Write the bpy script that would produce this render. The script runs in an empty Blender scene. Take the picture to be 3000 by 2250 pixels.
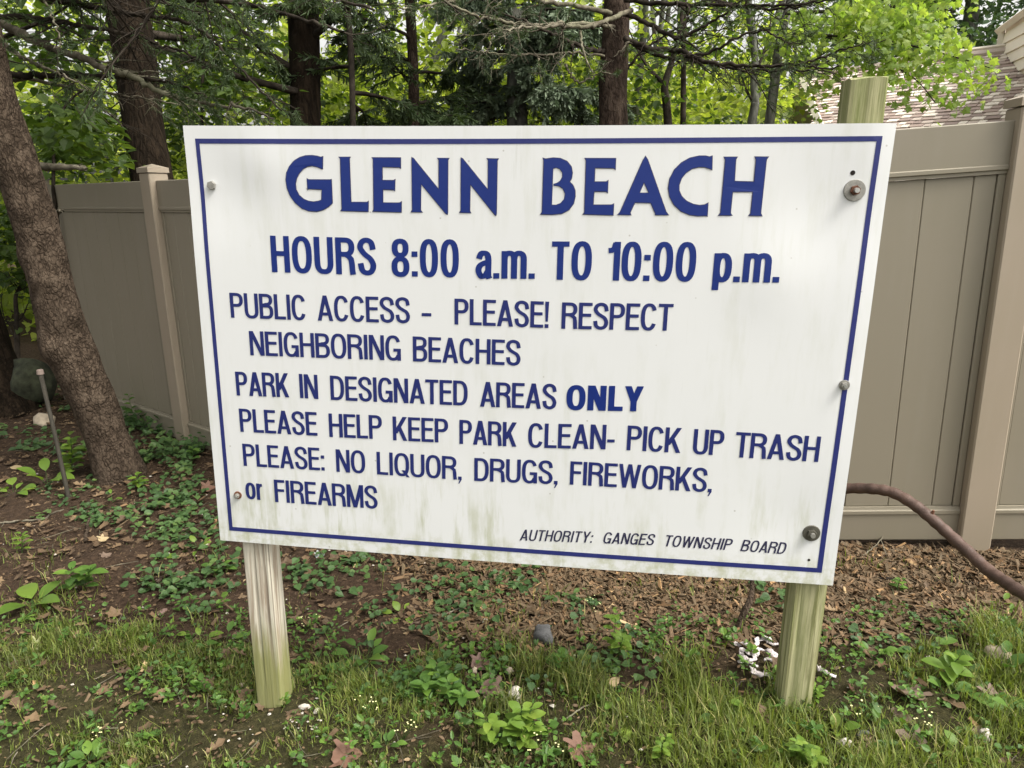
import bpy, bmesh, math, random
import numpy as np
from mathutils import Vector, Matrix, noise
from mathutils.geometry import tessellate_polygon

random.seed(7)
rng = np.random.default_rng(11)
SC = bpy.context.scene
COL = SC.collection

# ------------------------------------------------------------------ camera
CAM = np.array([1.1743003, -1.9743423, 1.6955946])
ROT = np.array([[0.99059442, 0.04211080, -0.13018974], [0.13660644, -0.24989026, 0.95858935], [0.00783382, -0.96735802, -0.25329250]])      # columns: camera right, down, forward in world space
FPX = 2170.0               # focal length in pixels of the 3000 px wide photograph
cd = bpy.data.cameras.new('camera')
cam = bpy.data.objects.new('camera', cd)
COL.objects.link(cam)
cd.sensor_width = 36.0
cd.lens = 36.0 * FPX / 3000.0
cd.clip_start = 0.05
cd.clip_end = 600.0
m = Matrix(((ROT[0][0], -ROT[0][1], -ROT[0][2], CAM[0]),
            (ROT[1][0], -ROT[1][1], -ROT[1][2], CAM[1]),
            (ROT[2][0], -ROT[2][1], -ROT[2][2], CAM[2]),
            (0, 0, 0, 1)))
cam.matrix_world = m
SC.camera = cam

# ------------------------------------------------------------------ light (bright overcast day)
SUN_EL, SUN_AZ = math.radians(54), math.radians(108)
world = bpy.data.worlds.new('World')
SC.world = world
world.use_nodes = True
nt = world.node_tree
nt.nodes.clear()
wo = nt.nodes.new('ShaderNodeOutputWorld')
bg = nt.nodes.new('ShaderNodeBackground')
sky = nt.nodes.new('ShaderNodeTexSky')
sky.sky_type = 'NISHITA'
sky.sun_disc = False
sky.sun_elevation = SUN_EL
sky.sun_rotation = SUN_AZ
sky.dust_density = 6.0
sky.air_density = 1.5
hs = nt.nodes.new('ShaderNodeHueSaturation')
hs.inputs['Saturation'].default_value = 0.08
nt.links.new(sky.outputs[0], hs.inputs['Color'])
warm = nt.nodes.new('ShaderNodeMix'); warm.data_type = 'RGBA'; warm.blend_type = 'MULTIPLY'
warm.inputs[0].default_value = 1.0; warm.inputs[7].default_value = (1.0, 0.985, 0.955, 1)     # hazy white overcast
nt.links.new(hs.outputs[0], warm.inputs[6])
nt.links.new(warm.outputs[2], bg.inputs['Color'])
bg.inputs['Strength'].default_value = 0.15
nt.links.new(bg.outputs[0], wo.inputs['Surface'])
sd = bpy.data.lights.new('sun', 'SUN')
sd.energy = 1.5
sd.angle = math.radians(20)
sd.color = (1.0, 0.95, 0.86)
so = bpy.data.objects.new('sun', sd)
COL.objects.link(so)
sdir = Vector((math.sin(SUN_AZ) * math.cos(SUN_EL), math.cos(SUN_AZ) * math.cos(SUN_EL), math.sin(SUN_EL)))
so.rotation_euler = sdir.to_track_quat('Z', 'Y').to_euler()
SC.view_settings.view_transform = 'Standard'
SC.view_settings.look = 'None'
SC.view_settings.gamma = 1.0
SC.view_settings.use_curve_mapping = False
SC.view_settings.exposure = 1.16
SC.render.engine = 'CYCLES'
SC.cycles.max_bounces = 6
SC.cycles.transparent_max_bounces = 4

# ------------------------------------------------------------------ placing helpers (world points measured from the photograph)
def ray(px, py):
    d = np.array([px - 1500.0, py - 1125.0, FPX]) / FPX
    return ROT @ d

def PD(px, py, depth):
    return CAM + ray(px, py) * depth

def sstep(a, b, x):
    t = np.clip((x - a) / (b - a), 0, 1)
    return t * t * (3 - 2 * t)

def ground_z(x, y):
    x = np.asarray(x, float); y = np.asarray(y, float)
    up = 0.5 * (x + np.sqrt(x * x + 0.09)) * 0.122
    up = np.where(up > 0.26, 0.26 + 0.12 * np.tanh((up - 0.26) / 0.3), up)
    left = -0.03 * sstep(-0.5, -3, x) - 0.06 * sstep(2.5, 8, y) * sstep(0, -3, x)
    up = up * (1 - 0.33 * sstep(0.15, 1.2, y))
    return up - 0.018 + left

def G(px, py):
    d = ray(px, py)
    t = 2.5
    for _ in range(30):
        p = CAM + d * t
        z = float(ground_z(p[0], p[1]))
        t += (p[2] - z) / (-d[2]) * 0.8
    return CAM + d * t

# ------------------------------------------------------------------ object helpers
def tag(o, label=None, cat=None, group=None, kind=None):
    if label: o['label'] = label
    if cat: o['category'] = cat
    if group: o['group'] = group
    if kind: o['kind'] = kind
    return o

def thing(name, label, cat, loc=(0, 0, 0), group=None, rotz=0.0):
    o = bpy.data.objects.new(name, None)
    o.empty_display_size = 0.1
    o.location = Vector([float(v) for v in loc])
    o.rotation_euler = (0, 0, rotz)
    COL.objects.link(o)
    return tag(o, label, cat, group)

def link(name, me, mat, parent=None):
    o = bpy.data.objects.new(name, me)
    if mat is not None:
        if len(me.materials) == 0:
            me.materials.append(mat)
    COL.objects.link(o)
    if parent is not None:
        o.parent = parent
        # vertices are given in world space: cancel the parent's placement
        if not o.get('_local'):
            o.matrix_parent_inverse = Matrix.LocRotScale(parent.location, parent.rotation_euler, None).inverted()
    return o

def child_local(name, me, mat, parent):
    o = bpy.data.objects.new(name, me)
    if len(me.materials) == 0: me.materials.append(mat)
    COL.objects.link(o)
    o.parent = parent
    return o

def np_mesh(name, V, F, attr=None, smooth=False):
    """V (n,3), F (m,k) uniform polygons; attr = per-vertex float 'v'."""
    V = np.ascontiguousarray(V, dtype=np.float32)
    F = np.ascontiguousarray(F, dtype=np.int32)
    me = bpy.data.meshes.new(name)
    n, (mm, k) = len(V), F.shape
    me.vertices.add(n)
    me.vertices.foreach_set('co', V.ravel())
    me.loops.add(mm * k)
    me.loops.foreach_set('vertex_index', F.ravel())
    me.polygons.add(mm)
    me.polygons.foreach_set('loop_start', np.arange(0, mm * k, k, dtype=np.int32))
    me.polygons.foreach_set('loop_total', np.full(mm, k, dtype=np.int32))
    me.polygons.foreach_set('use_smooth', np.full(mm, smooth, dtype=bool))
    if attr is not None:
        a = me.attributes.new('v', 'FLOAT', 'POINT')
        a.data.foreach_set('value', np.ascontiguousarray(attr, dtype=np.float32))
    me.update(calc_edges=True)
    return me

class MB:
    """collects quads/tris of several primitives into ONE mesh"""
    def __init__(s):
        s.v = []; s.f = []
    def add(s, verts, faces):
        b = len(s.v)
        s.v += [tuple(float(c) for c in p) for p in verts]
        s.f += [tuple(b + i for i in f) for f in faces]
    def box(s, lo, hi, M=None):
        (x0, y0, z0), (x1, y1, z1) = lo, hi
        vs = [Vector(p) for p in ((x0,y0,z0),(x1,y0,z0),(x1,y1,z0),(x0,y1,z0),(x0,y0,z1),(x1,y0,z1),(x1,y1,z1),(x0,y1,z1))]
        if M is not None: vs = [M @ p for p in vs]
        s.add(vs, [(0,3,2,1),(4,5,6,7),(0,1,5,4),(1,2,6,5),(2,3,7,6),(3,0,4,7)])
    def tube(s, pts, rad, sides=6, cap=True):
        V, F = tube_np(pts, rad, sides)
        b = len(s.v)
        s.v += [tuple(p) for p in V.tolist()]
        s.f += [tuple(int(i) + b for i in f) for f in F]
        if cap:
            n = len(pts)
            s.f.append(tuple(b + i for i in range(sides))[::-1])
            s.f.append(tuple(b + (n - 1) * sides + i for i in range(sides)))
    def mesh(s, name, smooth=False, bevel=0.0, seg=2):
        me = bpy.data.meshes.new(name)
        me.from_pydata(s.v, [], s.f)
        if bevel > 0:
            bm = bmesh.new(); bm.from_mesh(me)
            bmesh.ops.bevel(bm, geom=list(bm.edges), offset=bevel, segments=seg, affect='EDGES', profile=0.5, clamp_overlap=True)
            bm.to_mesh(me); bm.free()
        me.polygons.foreach_set('use_smooth', [smooth] * len(me.polygons))
        me.update()
        return me

def tube_np(pts, rad, sides):
    P = np.array(pts, float); n = len(P)
    R = np.broadcast_to(np.array(rad, float), (n,)) if np.ndim(rad) else np.full(n, float(rad))
    T = np.gradient(P, axis=0)
    T /= np.linalg.norm(T, axis=1)[:, None] + 1e-12
    ref = np.array([0.0, 0, 1]) if abs(T[0][2]) < 0.9 else np.array([1.0, 0, 0])
    A = np.cross(T, ref); A /= np.linalg.norm(A, axis=1)[:, None] + 1e-12
    B = np.cross(T, A)
    th = np.arange(sides) * 2 * math.pi / sides
    V = P[:, None, :] + R[:, None, None] * (np.cos(th)[None, :, None] * A[:, None, :] + np.sin(th)[None, :, None] * B[:, None, :])
    V = V.reshape(-1, 3)
    i = np.arange(n - 1)[:, None] * sides; j = np.arange(sides)[None, :]; j2 = (j + 1) % sides
    F = np.stack([i + j, i + j2, i + sides + j2, i + sides + j], -1).reshape(-1, 4)
    return V, F

def smooth_path(pts, sub=6):
    """Catmull-Rom through pts"""
    P = np.array(pts, float)
    P = np.vstack([2 * P[0] - P[1], P, 2 * P[-1] - P[-2]])
    out = []
    for i in range(1, len(P) - 2):
        p0, p1, p2, p3 = P[i-1], P[i], P[i+1], P[i+2]
        for t in np.linspace(0, 1, sub, endpoint=False):
            out.append(0.5 * ((2*p1) + (-p0+p2)*t + (2*p0-5*p1+4*p2-p3)*t*t + (-p0+3*p1-3*p2+p3)*t**3))
    out.append(P[-2])
    return np.array(out)

def merge_np(parts):
    """parts: list of (V,F,attr)"""
    Vs, Fs, As = [], [], []; b = 0
    for V, F, A in parts:
        Vs.append(V); Fs.append(F + b); As.append(A); b += len(V)
    return np.vstack(Vs), np.vstack(Fs), np.concatenate(As)

# ------------------------------------------------------------------ materials
def new_mat(name):
    mt = bpy.data.materials.new(name); mt.use_nodes = True
    n = mt.node_tree; n.nodes.clear()
    out = n.nodes.new('ShaderNodeOutputMaterial')
    b = n.nodes.new('ShaderNodeBsdfPrincipled')
    n.links.new(b.outputs[0], out.inputs['Surface'])
    return mt, n, b, out

def N(n, typ, **kw):
    x = n.nodes.new(typ)
    for k, v in kw.items():
        if k in x.inputs.keys(): x.inputs[k].default_value = v
        else: setattr(x, k, v)
    return x

def ramp(n, fac, stops, interp='LINEAR'):
    r = n.nodes.new('ShaderNodeValToRGB')
    r.color_ramp.interpolation = interp
    el = r.color_ramp.elements
    while len(el) < len(stops): el.new(0.5)
    for e, (p, c) in zip(el, stops):
        e.position = p; e.color = (c[0], c[1], c[2], 1) if len(c) == 3 else c
    n.links.new(fac, r.inputs['Fac'])
    return r

def mixc(n, fac, a, b, mode='MIX'):
    x = n.nodes.new('ShaderNodeMix'); x.data_type = 'RGBA'; x.blend_type = mode
    for s, v in ((0, fac), (6, a), (7, b)):
        if isinstance(v, bpy.types.NodeSocket): n.links.new(v, x.inputs[s])
        elif s == 0: x.inputs[0].default_value = v
        else: x.inputs[s].default_value = (v[0], v[1], v[2], 1)
    return x.outputs[2]

def mth(n, op, a, b=None, c=None):
    x = n.nodes.new('ShaderNodeMath'); x.operation = op
    for i, v in enumerate((a, b, c)):
        if v is None: continue
        if isinstance(v, bpy.types.NodeSocket): n.links.new(v, x.inputs[i])
        else: x.inputs[i].default_value = v
    return x.outputs[0]

def coords(n, kind='Object', scale=(1, 1, 1), rot=(0, 0, 0)):
    tc = n.nodes.new('ShaderNodeTexCoord'); mp = n.nodes.new('ShaderNodeMapping')
    mp.inputs['Scale'].default_value = scale; mp.inputs['Rotation'].default_value = rot
    n.links.new(tc.outputs[kind], mp.inputs['Vector'])
    return mp.outputs[0]

def geopos(n, scale=(1, 1, 1), rot=(0, 0, 0)):
    tc = n.nodes.new('ShaderNodeNewGeometry'); mp = n.nodes.new('ShaderNodeMapping')
    mp.inputs['Scale'].default_value = scale; mp.inputs['Rotation'].default_value = rot
    n.links.new(tc.outputs['Position'], mp.inputs['Vector'])
    return mp.outputs[0]

def noise_t(n, vec, scale, detail=4, rough=0.55, dist=0.0):
    t = n.nodes.new('ShaderNodeTexNoise')
    t.inputs['Scale'].default_value = scale; t.inputs['Detail'].default_value = detail
    t.inputs['Roughness'].default_value = rough; t.inputs['Distortion'].default_value = dist
    n.links.new(vec, t.inputs['Vector'])
    return t.outputs['Fac']

def bump(n, b, h, strength=0.3, dist=0.01):
    x = n.nodes.new('ShaderNodeBump')
    x.inputs['Strength'].default_value = strength; x.inputs['Distance'].default_value = dist
    n.links.new(h, x.inputs['Height']); n.links.new(x.outputs[0], b.inputs['Normal'])

def attr_v(n):
    a = n.nodes.new('ShaderNodeAttribute'); a.attribute_name = 'v'
    return a.outputs['Fac']

def leaf_mat(name, stops, transl=0.45, rough=0.5, tcol=None):
    """two-sided leaf: hue differs from leaf to leaf (attribute v)"""
    mt, n, b, out = new_mat(name)
    col = ramp(n, attr_v(n), stops).outputs[0]
    col = mixc(n, mth(n, 'MULTIPLY', noise_t(n, geopos(n), 55, 3, 0.7), 0.55), col, tuple(x * 0.55 for x in stops[-1][1]))
    n.links.new(col, b.inputs['Base Color'])
    b.inputs['Roughness'].default_value = rough
    b.inputs['Specular IOR Level'].default_value = 0.35
    tr = n.nodes.new('ShaderNodeBsdfTranslucent')
    tc = mixc(n, 1.0, col, tcol or (1.3, 1.35, 0.6), 'MULTIPLY')
    n.links.new(tc, tr.inputs['Color'])
    mx = n.nodes.new('ShaderNodeMixShader'); mx.inputs[0].default_value = transl
    n.links.new(b.outputs[0], mx.inputs[1]); n.links.new(tr.outputs[0], mx.inputs[2])
    n.links.new(mx.outputs[0], out.inputs['Surface'])
    return mt

def bark_mat(name, dark, mid, light, scale=9.0, stretch=0.28, plates=14.0, strength=0.8, moss=None):
    mt, n, b, out = new_mat(name)
    v = geopos(n, (1, 1, stretch))
    n1 = noise_t(n, v, scale, 8, 0.65, 0.6)
    vo = n.nodes.new('ShaderNodeTexVoronoi'); vo.feature = 'DISTANCE_TO_EDGE'
    vo.inputs['Scale'].default_value = plates
    wob = n.nodes.new('ShaderNodeVectorMath'); wob.operation = 'ADD'
    nn = n.nodes.new('ShaderNodeTexNoise'); nn.inputs['Scale'].default_value = 11; nn.inputs['Detail'].default_value = 3
    n.links.new(v, nn.inputs['Vector'])
    sc = n.nodes.new('ShaderNodeVectorMath'); sc.operation = 'SCALE'; sc.inputs['Scale'].default_value = 0.05
    n.links.new(nn.outputs['Color'], sc.inputs[0])
    n.links.new(v, wob.inputs[0]); n.links.new(sc.outputs[0], wob.inputs[1])
    big = noise_t(n, geopos(n, (1, 1, 0.7)), 3.2, 5, 0.6)
    n.links.new(wob.outputs[0], vo.inputs['Vector'])
    crack = ramp(n, mth(n, 'ADD', vo.outputs['Distance'], mth(n, 'MULTIPLY', mth(n, 'SUBTRACT', n1, 0.45), 0.9)), [(0.0, (0.25, 0.25, 0.25)), (0.16, (0.8, 0.8, 0.8)), (0.3, (1, 1, 1))]).outputs[0]
    fine = noise_t(n, geopos(n, (1, 1, 0.5)), 70, 4, 0.7)
    c = ramp(n, n1, [(0.3, dark), (0.5, mid), (0.68, light)]).outputs[0]
    c = mixc(n, crack, tuple(x * 0.5 for x in dark), c)
    c = mixc(n, mth(n, 'MULTIPLY', ramp(n, big, [(0.42, (0, 0, 0)), (0.62, (1, 1, 1))]).outputs[0], 0.45), c, tuple(x * 0.5 for x in mid))
    c = mixc(n, mth(n, 'MULTIPLY', fine, 0.5), c, tuple(x * 0.6 for x in mid))
    if moss:
        mm = ramp(n, noise_t(n, geopos(n), 3.0, 5, 0.6), [(0.5, (0, 0, 0)), (0.66, (1, 1, 1))]).outputs[0]
        c = mixc(n, mth(n, 'MULTIPLY', mm, 0.5), c, moss)
    n.links.new(c, b.inputs['Base Color'])
    b.inputs['Roughness'].default_value = 0.95
    b.inputs['Specular IOR Level'].default_value = 0.1
    h = mth(n, 'ADD', mth(n, 'MULTIPLY', crack, 0.6), mth(n, 'ADD', n1, mth(n, 'MULTIPLY', fine, 0.4)))
    bump(n, b, h, strength, 0.02)
    return mt

M = {}
M['bark_near'] = bark_mat('scaly spruce bark', (0.055, 0.039, 0.027), (0.10, 0.073, 0.052), (0.155, 0.118, 0.086), 22, 0.6, 52, 1.0)
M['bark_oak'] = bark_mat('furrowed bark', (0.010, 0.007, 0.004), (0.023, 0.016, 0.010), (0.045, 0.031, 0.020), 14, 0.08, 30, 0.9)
M['bark_red'] = bark_mat('reddish conifer bark', (0.022, 0.015, 0.011), (0.055, 0.038, 0.028), (0.12, 0.09, 0.068), 16, 0.3, 34, 0.9)
M['bark_grey'] = bark_mat('grey bark', (0.06, 0.06, 0.05), (0.14, 0.14, 0.12), (0.24, 0.24, 0.20), 8, 0.3, 10, 0.5, moss=(0.07, 0.09, 0.04))
M['twig'] = bark_mat('bare twig bark', (0.06, 0.05, 0.035), (0.17, 0.15, 0.11), (0.33, 0.30, 0.23), 6, 1, 9, 0.3, moss=(0.12, 0.13, 0.07))
M['twig_dark'] = bark_mat('dark twig bark', (0.02, 0.017, 0.012), (0.045, 0.036, 0.028), (0.09, 0.075, 0.058), 6, 1, 9, 0.3)

M['leaf_mid'] = leaf_mat('mid green leaf', [(0, (0.025, 0.055, 0.014)), (0.5, (0.052, 0.10, 0.020)), (1, (0.13, 0.19, 0.038))], 0.5)
M['leaf_bright'] = leaf_mat('bright maple leaf', [(0, (0.07, 0.13, 0.035)), (0.5, (0.19, 0.30, 0.065)), (1, (0.44, 0.52, 0.11))], 0.55, tcol=(1.15, 1.25, 0.6))
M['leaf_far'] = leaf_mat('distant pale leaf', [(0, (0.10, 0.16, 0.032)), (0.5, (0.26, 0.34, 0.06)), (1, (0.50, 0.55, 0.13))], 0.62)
M['leaf_dark'] = leaf_mat('dark leaf', [(0, (0.025, 0.055, 0.018)), (0.6, (0.055, 0.11, 0.026)), (1, (0.11, 0.19, 0.045))], 0.5)
M['leaf_house'] = leaf_mat('dull green leaf', [(0, (0.03, 0.065, 0.03)), (0.6, (0.06, 0.115, 0.05)), (1, (0.12, 0.18, 0.08))], 0.35)
M['needle'] = leaf_mat('spruce needle', [(0, (0.022, 0.042, 0.016)), (0.6, (0.048, 0.082, 0.028)), (1, (0.09, 0.13, 0.045))], 0.25, 0.6)
M['needle_blue'] = leaf_mat('blue spruce needle', [(0, (0.06, 0.09, 0.055)), (0.6, (0.14, 0.19, 0.115)), (1, (0.24, 0.30, 0.19))], 0.2, 0.6, tcol=(1, 1.1, 0.9))
M['weed'] = leaf_mat('weed leaf', [(0, (0.035, 0.085, 0.02)), (0.5, (0.07, 0.155, 0.028)), (1, (0.16, 0.27, 0.04))], 0.35)
M['weed_bright'] = leaf_mat('fresh weed leaf', [(0, (0.06, 0.13, 0.018)), (0.5, (0.12, 0.22, 0.028)), (1, (0.23, 0.32, 0.05))], 0.4)
M['ivy'] = leaf_mat('ivy leaf', [(0, (0.025, 0.06, 0.022)), (0.6, (0.05, 0.11, 0.032)), (1, (0.12, 0.19, 0.05))], 0.25, 0.55)
M['grass'] = leaf_mat('grass blade', [(0, (0.030, 0.062, 0.008)), (0.45, (0.088, 0.155, 0.014)), (0.85, (0.20, 0.285, 0.03)), (1, (0.44, 0.38, 0.18))], 0.4, 0.55)
M['dead'] = leaf_mat('dead leaf', [(0, (0.028, 0.015, 0.008)), (0.4, (0.075, 0.042, 0.024)), (0.75, (0.16, 0.10, 0.052)), (1, (0.34, 0.25, 0.14))], 0.15, 0.7, tcol=(1, 0.8, 0.6))
M['chip'] = leaf_mat('wood chip', [(0, (0.012, 0.006, 0.003)), (0.5, (0.040, 0.015, 0.006)), (0.8, (0.10, 0.042, 0.016)), (0.93, (0.30, 0.165, 0.065)), (1, (0.58, 0.43, 0.24))], 0.0, 0.8)

def simple(name, col, rough=0.6, var=0.15, scale=6.0, metal=0.0, b_str=0.1, spec=0.4):
    mt, n, b, out = new_mat(name)
    f = noise_t(n, geopos(n), scale, 6, 0.6)
    c = ramp(n, f, [(0.25, tuple(x * (1 - var) for x in col)), (0.75, tuple(min(1, x * (1 + var)) for x in col))]).outputs[0]
    n.links.new(c, b.inputs['Base Color'])
    b.inputs['Roughness'].default_value = rough; b.inputs['Metallic'].default_value = metal
    b.inputs['Specular IOR Level'].default_value = spec
    bump(n, b, noise_t(n, geopos(n), scale * 8, 4), b_str, 0.004)
    return mt

def vinyl(name, col):
    mt, n, b, out = new_mat(name)
    f = noise_t(n, geopos(n, (6, 6, 0.5)), 2.2, 5, 0.6)
    g = noise_t(n, geopos(n), 1.3, 5, 0.6)
    c = mixc(n, mth(n, 'MULTIPLY', ramp(n, f, [(0.5, (0, 0, 0)), (0.75, (1, 1, 1))]).outputs[0], 0.35), col, tuple(x * y for x, y in zip(col, (1.12, 1.14, 1.2))))
    c = mixc(n, mth(n, 'MULTIPLY', ramp(n, g, [(0.45, (0, 0, 0)), (0.7, (1, 1, 1))]).outputs[0], 0.3), c, tuple(x * y for x, y in zip(col, (0.82, 0.87, 0.78))))
    z = n.nodes.new('ShaderNodeSeparateXYZ'); gp = n.nodes.new('ShaderNodeNewGeometry'); n.links.new(gp.outputs['Position'], z.inputs[0])
    dirt = mth(n, 'MULTIPLY', ramp(n, z.outputs['Z'], [(0.0, (1, 1, 1)), (0.45, (0, 0, 0))]).outputs[0], mth(n, 'MULTIPLY', g, 0.6))
    c = mixc(n, dirt, c, (0.12, 0.11, 0.07))
    n.links.new(c, b.inputs['Base Color']); b.inputs['Roughness'].default_value = 0.42
    bump(n, b, noise_t(n, geopos(n, (30, 30, 1)), 8, 3), 0.05, 0.002)
    return mt
M['vinyl'] = vinyl('khaki vinyl', (0.235, 0.207, 0.156))
M['vinyl_post'] = vinyl('tan vinyl', (0.32, 0.265, 0.20))

def white_sign():
    mt, n, b, out = new_mat('white enamel with algae streaks')
    gp = n.nodes.new('ShaderNodeNewGeometry'); sx = n.nodes.new('ShaderNodeSeparateXYZ'); n.links.new(gp.outputs['Position'], sx.inputs[0])
    X, Z = sx.outputs['X'], sx.outputs['Z']
    base = mixc(n, noise_t(n, geopos(n), 1.5, 3), (0.655, 0.665, 0.665), (0.70, 0.705, 0.70))
    streak = noise_t(n, geopos(n, (1, 1, 0.13)), 26, 6, 0.65)
    patch = noise_t(n, geopos(n, (1, 1, 0.6)), 5.5, 5, 0.6)
    low = ramp(n, Z, [(0.0, (1, 1, 1)), (0.70, (1, 1, 1)), (0.82, (0.50, 0.50, 0.50)), (1.0, (0.20, 0.20, 0.20))]).outputs[0]
    s1 = ramp(n, streak, [(0.47, (0, 0, 0)), (0.62, (1, 1, 1))]).outputs[0]
    p1 = ramp(n, patch, [(0.42, (0, 0, 0)), (0.62, (1, 1, 1))]).outputs[0]
    f = mth(n, 'MULTIPLY', mth(n, 'MULTIPLY', s1, p1), low)
    c = mixc(n, mth(n, 'MULTIPLY', f, 0.8), base, (0.36, 0.375, 0.22))
    # grime band along the lower edge
    edge = ramp(n, Z, [(0.66, (1, 1, 1)), (0.715, (0, 0, 0))]).outputs[0]
    blot = ramp(n, noise_t(n, geopos(n), 22, 6, 0.7), [(0.44, (0, 0, 0)), (0.62, (1, 1, 1))]).outputs[0]
    c = mixc(n, mth(n, 'MULTIPLY', mth(n, 'MULTIPLY', edge, blot), 0.55), c, (0.38, 0.39, 0.22))
    # thin faint grey runs over the whole face
    s2 = ramp(n, noise_t(n, geopos(n, (1, 1, 0.06)), 42, 5, 0.7), [(0.60, (0, 0, 0)), (0.72, (1, 1, 1))]).outputs[0]
    q2 = ramp(n, noise_t(n, geopos(n), 4.1, 3), [(0.5, (0, 0, 0)), (0.62, (1, 1, 1))]).outputs[0]
    c = mixc(n, mth(n, 'MULTIPLY', mth(n, 'MULTIPLY', s2, q2), 0.28), c, (0.45, 0.46, 0.40))
    # specks
    vo = n.nodes.new('ShaderNodeTexVoronoi'); vo.inputs['Scale'].default_value = 17
    n.links.new(geopos(n), vo.inputs['Vector'])
    sp = ramp(n, vo.outputs['Distance'], [(0.030, (1, 1, 1)), (0.055, (0, 0, 0))]).outputs[0]
    c = mixc(n, mth(n, 'MULTIPLY', sp, 0.5), c, (0.25, 0.22, 0.17))
    n.links.new(c, b.inputs['Base Color'])
    b.inputs['Roughness'].default_value = 0.34
    b.inputs['Specular IOR Level'].default_value = 0.45
    bump(n, b, noise_t(n, geopos(n), 5, 3), 0.06, 0.01)
    return mt
M['sign'] = white_sign()

def vinyl_letter(name, col, fade):
    mt, n, b, out = new_mat(name)
    f = ramp(n, noise_t(n, geopos(n), 60, 4), [(0.35, (0, 0, 0)), (0.7, (1, 1, 1))]).outputs[0]
    c = mixc(n, mth(n, 'MULTIPLY', f, 0.35), col, fade)
    n.links.new(c, b.inputs['Base Color']); b.inputs['Roughness'].default_value = 0.38
    return mt
M['blue'] = vinyl_letter('blue lettering', (0.004, 0.020, 0.155), (0.010, 0.028, 0.175))
M['blue_border'] = vinyl_letter('blue border', (0.018, 0.024, 0.135), (0.035, 0.045, 0.17))
M['navy'] = vinyl_letter('dull navy lettering', (0.022, 0.022, 0.06), (0.045, 0.045, 0.075))
M['outline'] = vinyl_letter('dark outline', (0.045, 0.045, 0.10), (0.09, 0.08, 0.10))

def post_wood(name, pale, brown, green, gtop, gmix, seed=0.0):
    mt, n, b, out = new_mat(name)
    gp = n.nodes.new('ShaderNodeNewGeometry'); sx = n.nodes.new('ShaderNodeSeparateXYZ'); n.links.new(gp.outputs['Position'], sx.inputs[0])
    v = geopos(n, (1, 1, 0.045))
    mp = v.node; mp.inputs['Location'].default_value = (seed, seed * 2, 0)
    w = n.nodes.new('ShaderNodeTexNoise')
    w.inputs['Scale'].default_value = 42; w.inputs['Distortion'].default_value = 1.3; w.inputs['Detail'].default_value = 6; w.inputs['Roughness'].default_value = 0.62
    n.links.new(v, w.inputs['Vector'])
    fine = noise_t(n, geopos(n, (1, 1, 0.02)), 170, 4, 0.7)
    c = ramp(n, w.outputs['Fac'], [(0.36, brown), (0.46, tuple((x + y) / 2 for x, y in zip(brown, pale))), (0.52, pale), (0.7, tuple(min(1, x * 1.15) for x in pale))]).outputs[0]
    c = mixc(n, mth(n, 'MULTIPLY', ramp(n, fine, [(0.45, (0, 0, 0)), (0.62, (1, 1, 1))]).outputs[0], 0.4), c, tuple(x * 0.62 for x in pale))
    crk = ramp(n, noise_t(n, geopos(n, (1, 1, 0.012)), 75, 3, 0.5), [(0.60, (0, 0, 0)), (0.66, (1, 1, 1))]).outputs[0]
    c = mixc(n, mth(n, 'MULTIPLY', crk, 0.7), c, tuple(x * 0.35 for x in brown))
    gn = noise_t(n, geopos(n, (1, 1, 0.09)), 34, 6, 0.7)
    hgt = ramp(n, sx.outputs['Z'], gtop).outputs[0]
    gm = mth(n, 'MULTIPLY', mth(n, 'MINIMUM', mth(n, 'MULTIPLY', mth(n, 'ADD', gn, hgt), 0.9), 1.0), 1.0)
    gm = ramp(n, gm, [(0.62, (0, 0, 0)), (1.0, (1, 1, 1))]).outputs[0]
    c = mixc(n, mth(n, 'MULTIPLY', gm, gmix), c, green)
    n.links.new(c, b.inputs['Base Color']); b.inputs['Roughness'].default_value = 0.85; b.inputs['Specular IOR Level'].default_value = 0.2
    bump(n, b, mth(n, 'ADD', w.outputs['Fac'], mth(n, 'MULTIPLY', fine, 0.8)), 0.5, 0.004)
    return mt
M['post_l'] = post_wood('weathered post wood', (0.54, 0.50, 0.41), (0.29, 0.22, 0.16), (0.20, 0.205, 0.07),
                        [(0.0, (0.95, 0.95, 0.95)), (0.20, (0.55, 0.55, 0.55)), (0.36, (0.12, 0.12, 0.12)), (0.55, (0.0, 0.0, 0.0))], 0.9, 0.3)
M['post_r'] = post_wood('algae covered post wood', (0.44, 0.41, 0.25), (0.18, 0.16, 0.08), (0.15, 0.175, 0.055),
                        [(0.0, (0.62, 0.62, 0.62)), (0.3, (0.38, 0.38, 0.38)), (1.0, (0.45, 0.45, 0.45))], 0.9, 3.1)
M['steel'] = simple('dull galvanised steel', (0.33, 0.32, 0.29), 0.5, 0.35, 60, 0.6)
M['steel_dark'] = simple('dark weathered washer', (0.10, 0.095, 0.075), 0.6, 0.4, 60, 0.4)
M['steel_bright'] = simple('bright bolt end', (0.55, 0.55, 0.52), 0.35, 0.2, 60, 0.7)
M['rust'] = simple('rust', (0.13, 0.055, 0.03), 0.85, 0.5, 70, 0.0, 0.3)
M['hole'] = simple('dark hole', (0.012, 0.008, 0.006), 0.9, 0.3, 40)
M['pipe'] = simple('rusty brown pipe', (0.085, 0.052, 0.040), 0.6, 0.45, 16, 0.1, 0.4)
M['stone_white'] = simple('pale stone', (0.46, 0.42, 0.36), 0.8, 0.25, 40, 0, 0.5)
M['stone_blue'] = simple('blue grey stone', (0.085, 0.085, 0.085), 0.85, 0.5, 30, 0, 0.6)
M['stone_tan'] = simple('tan stone', (0.36, 0.30, 0.22), 0.85, 0.3, 30, 0, 0.5)
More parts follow.
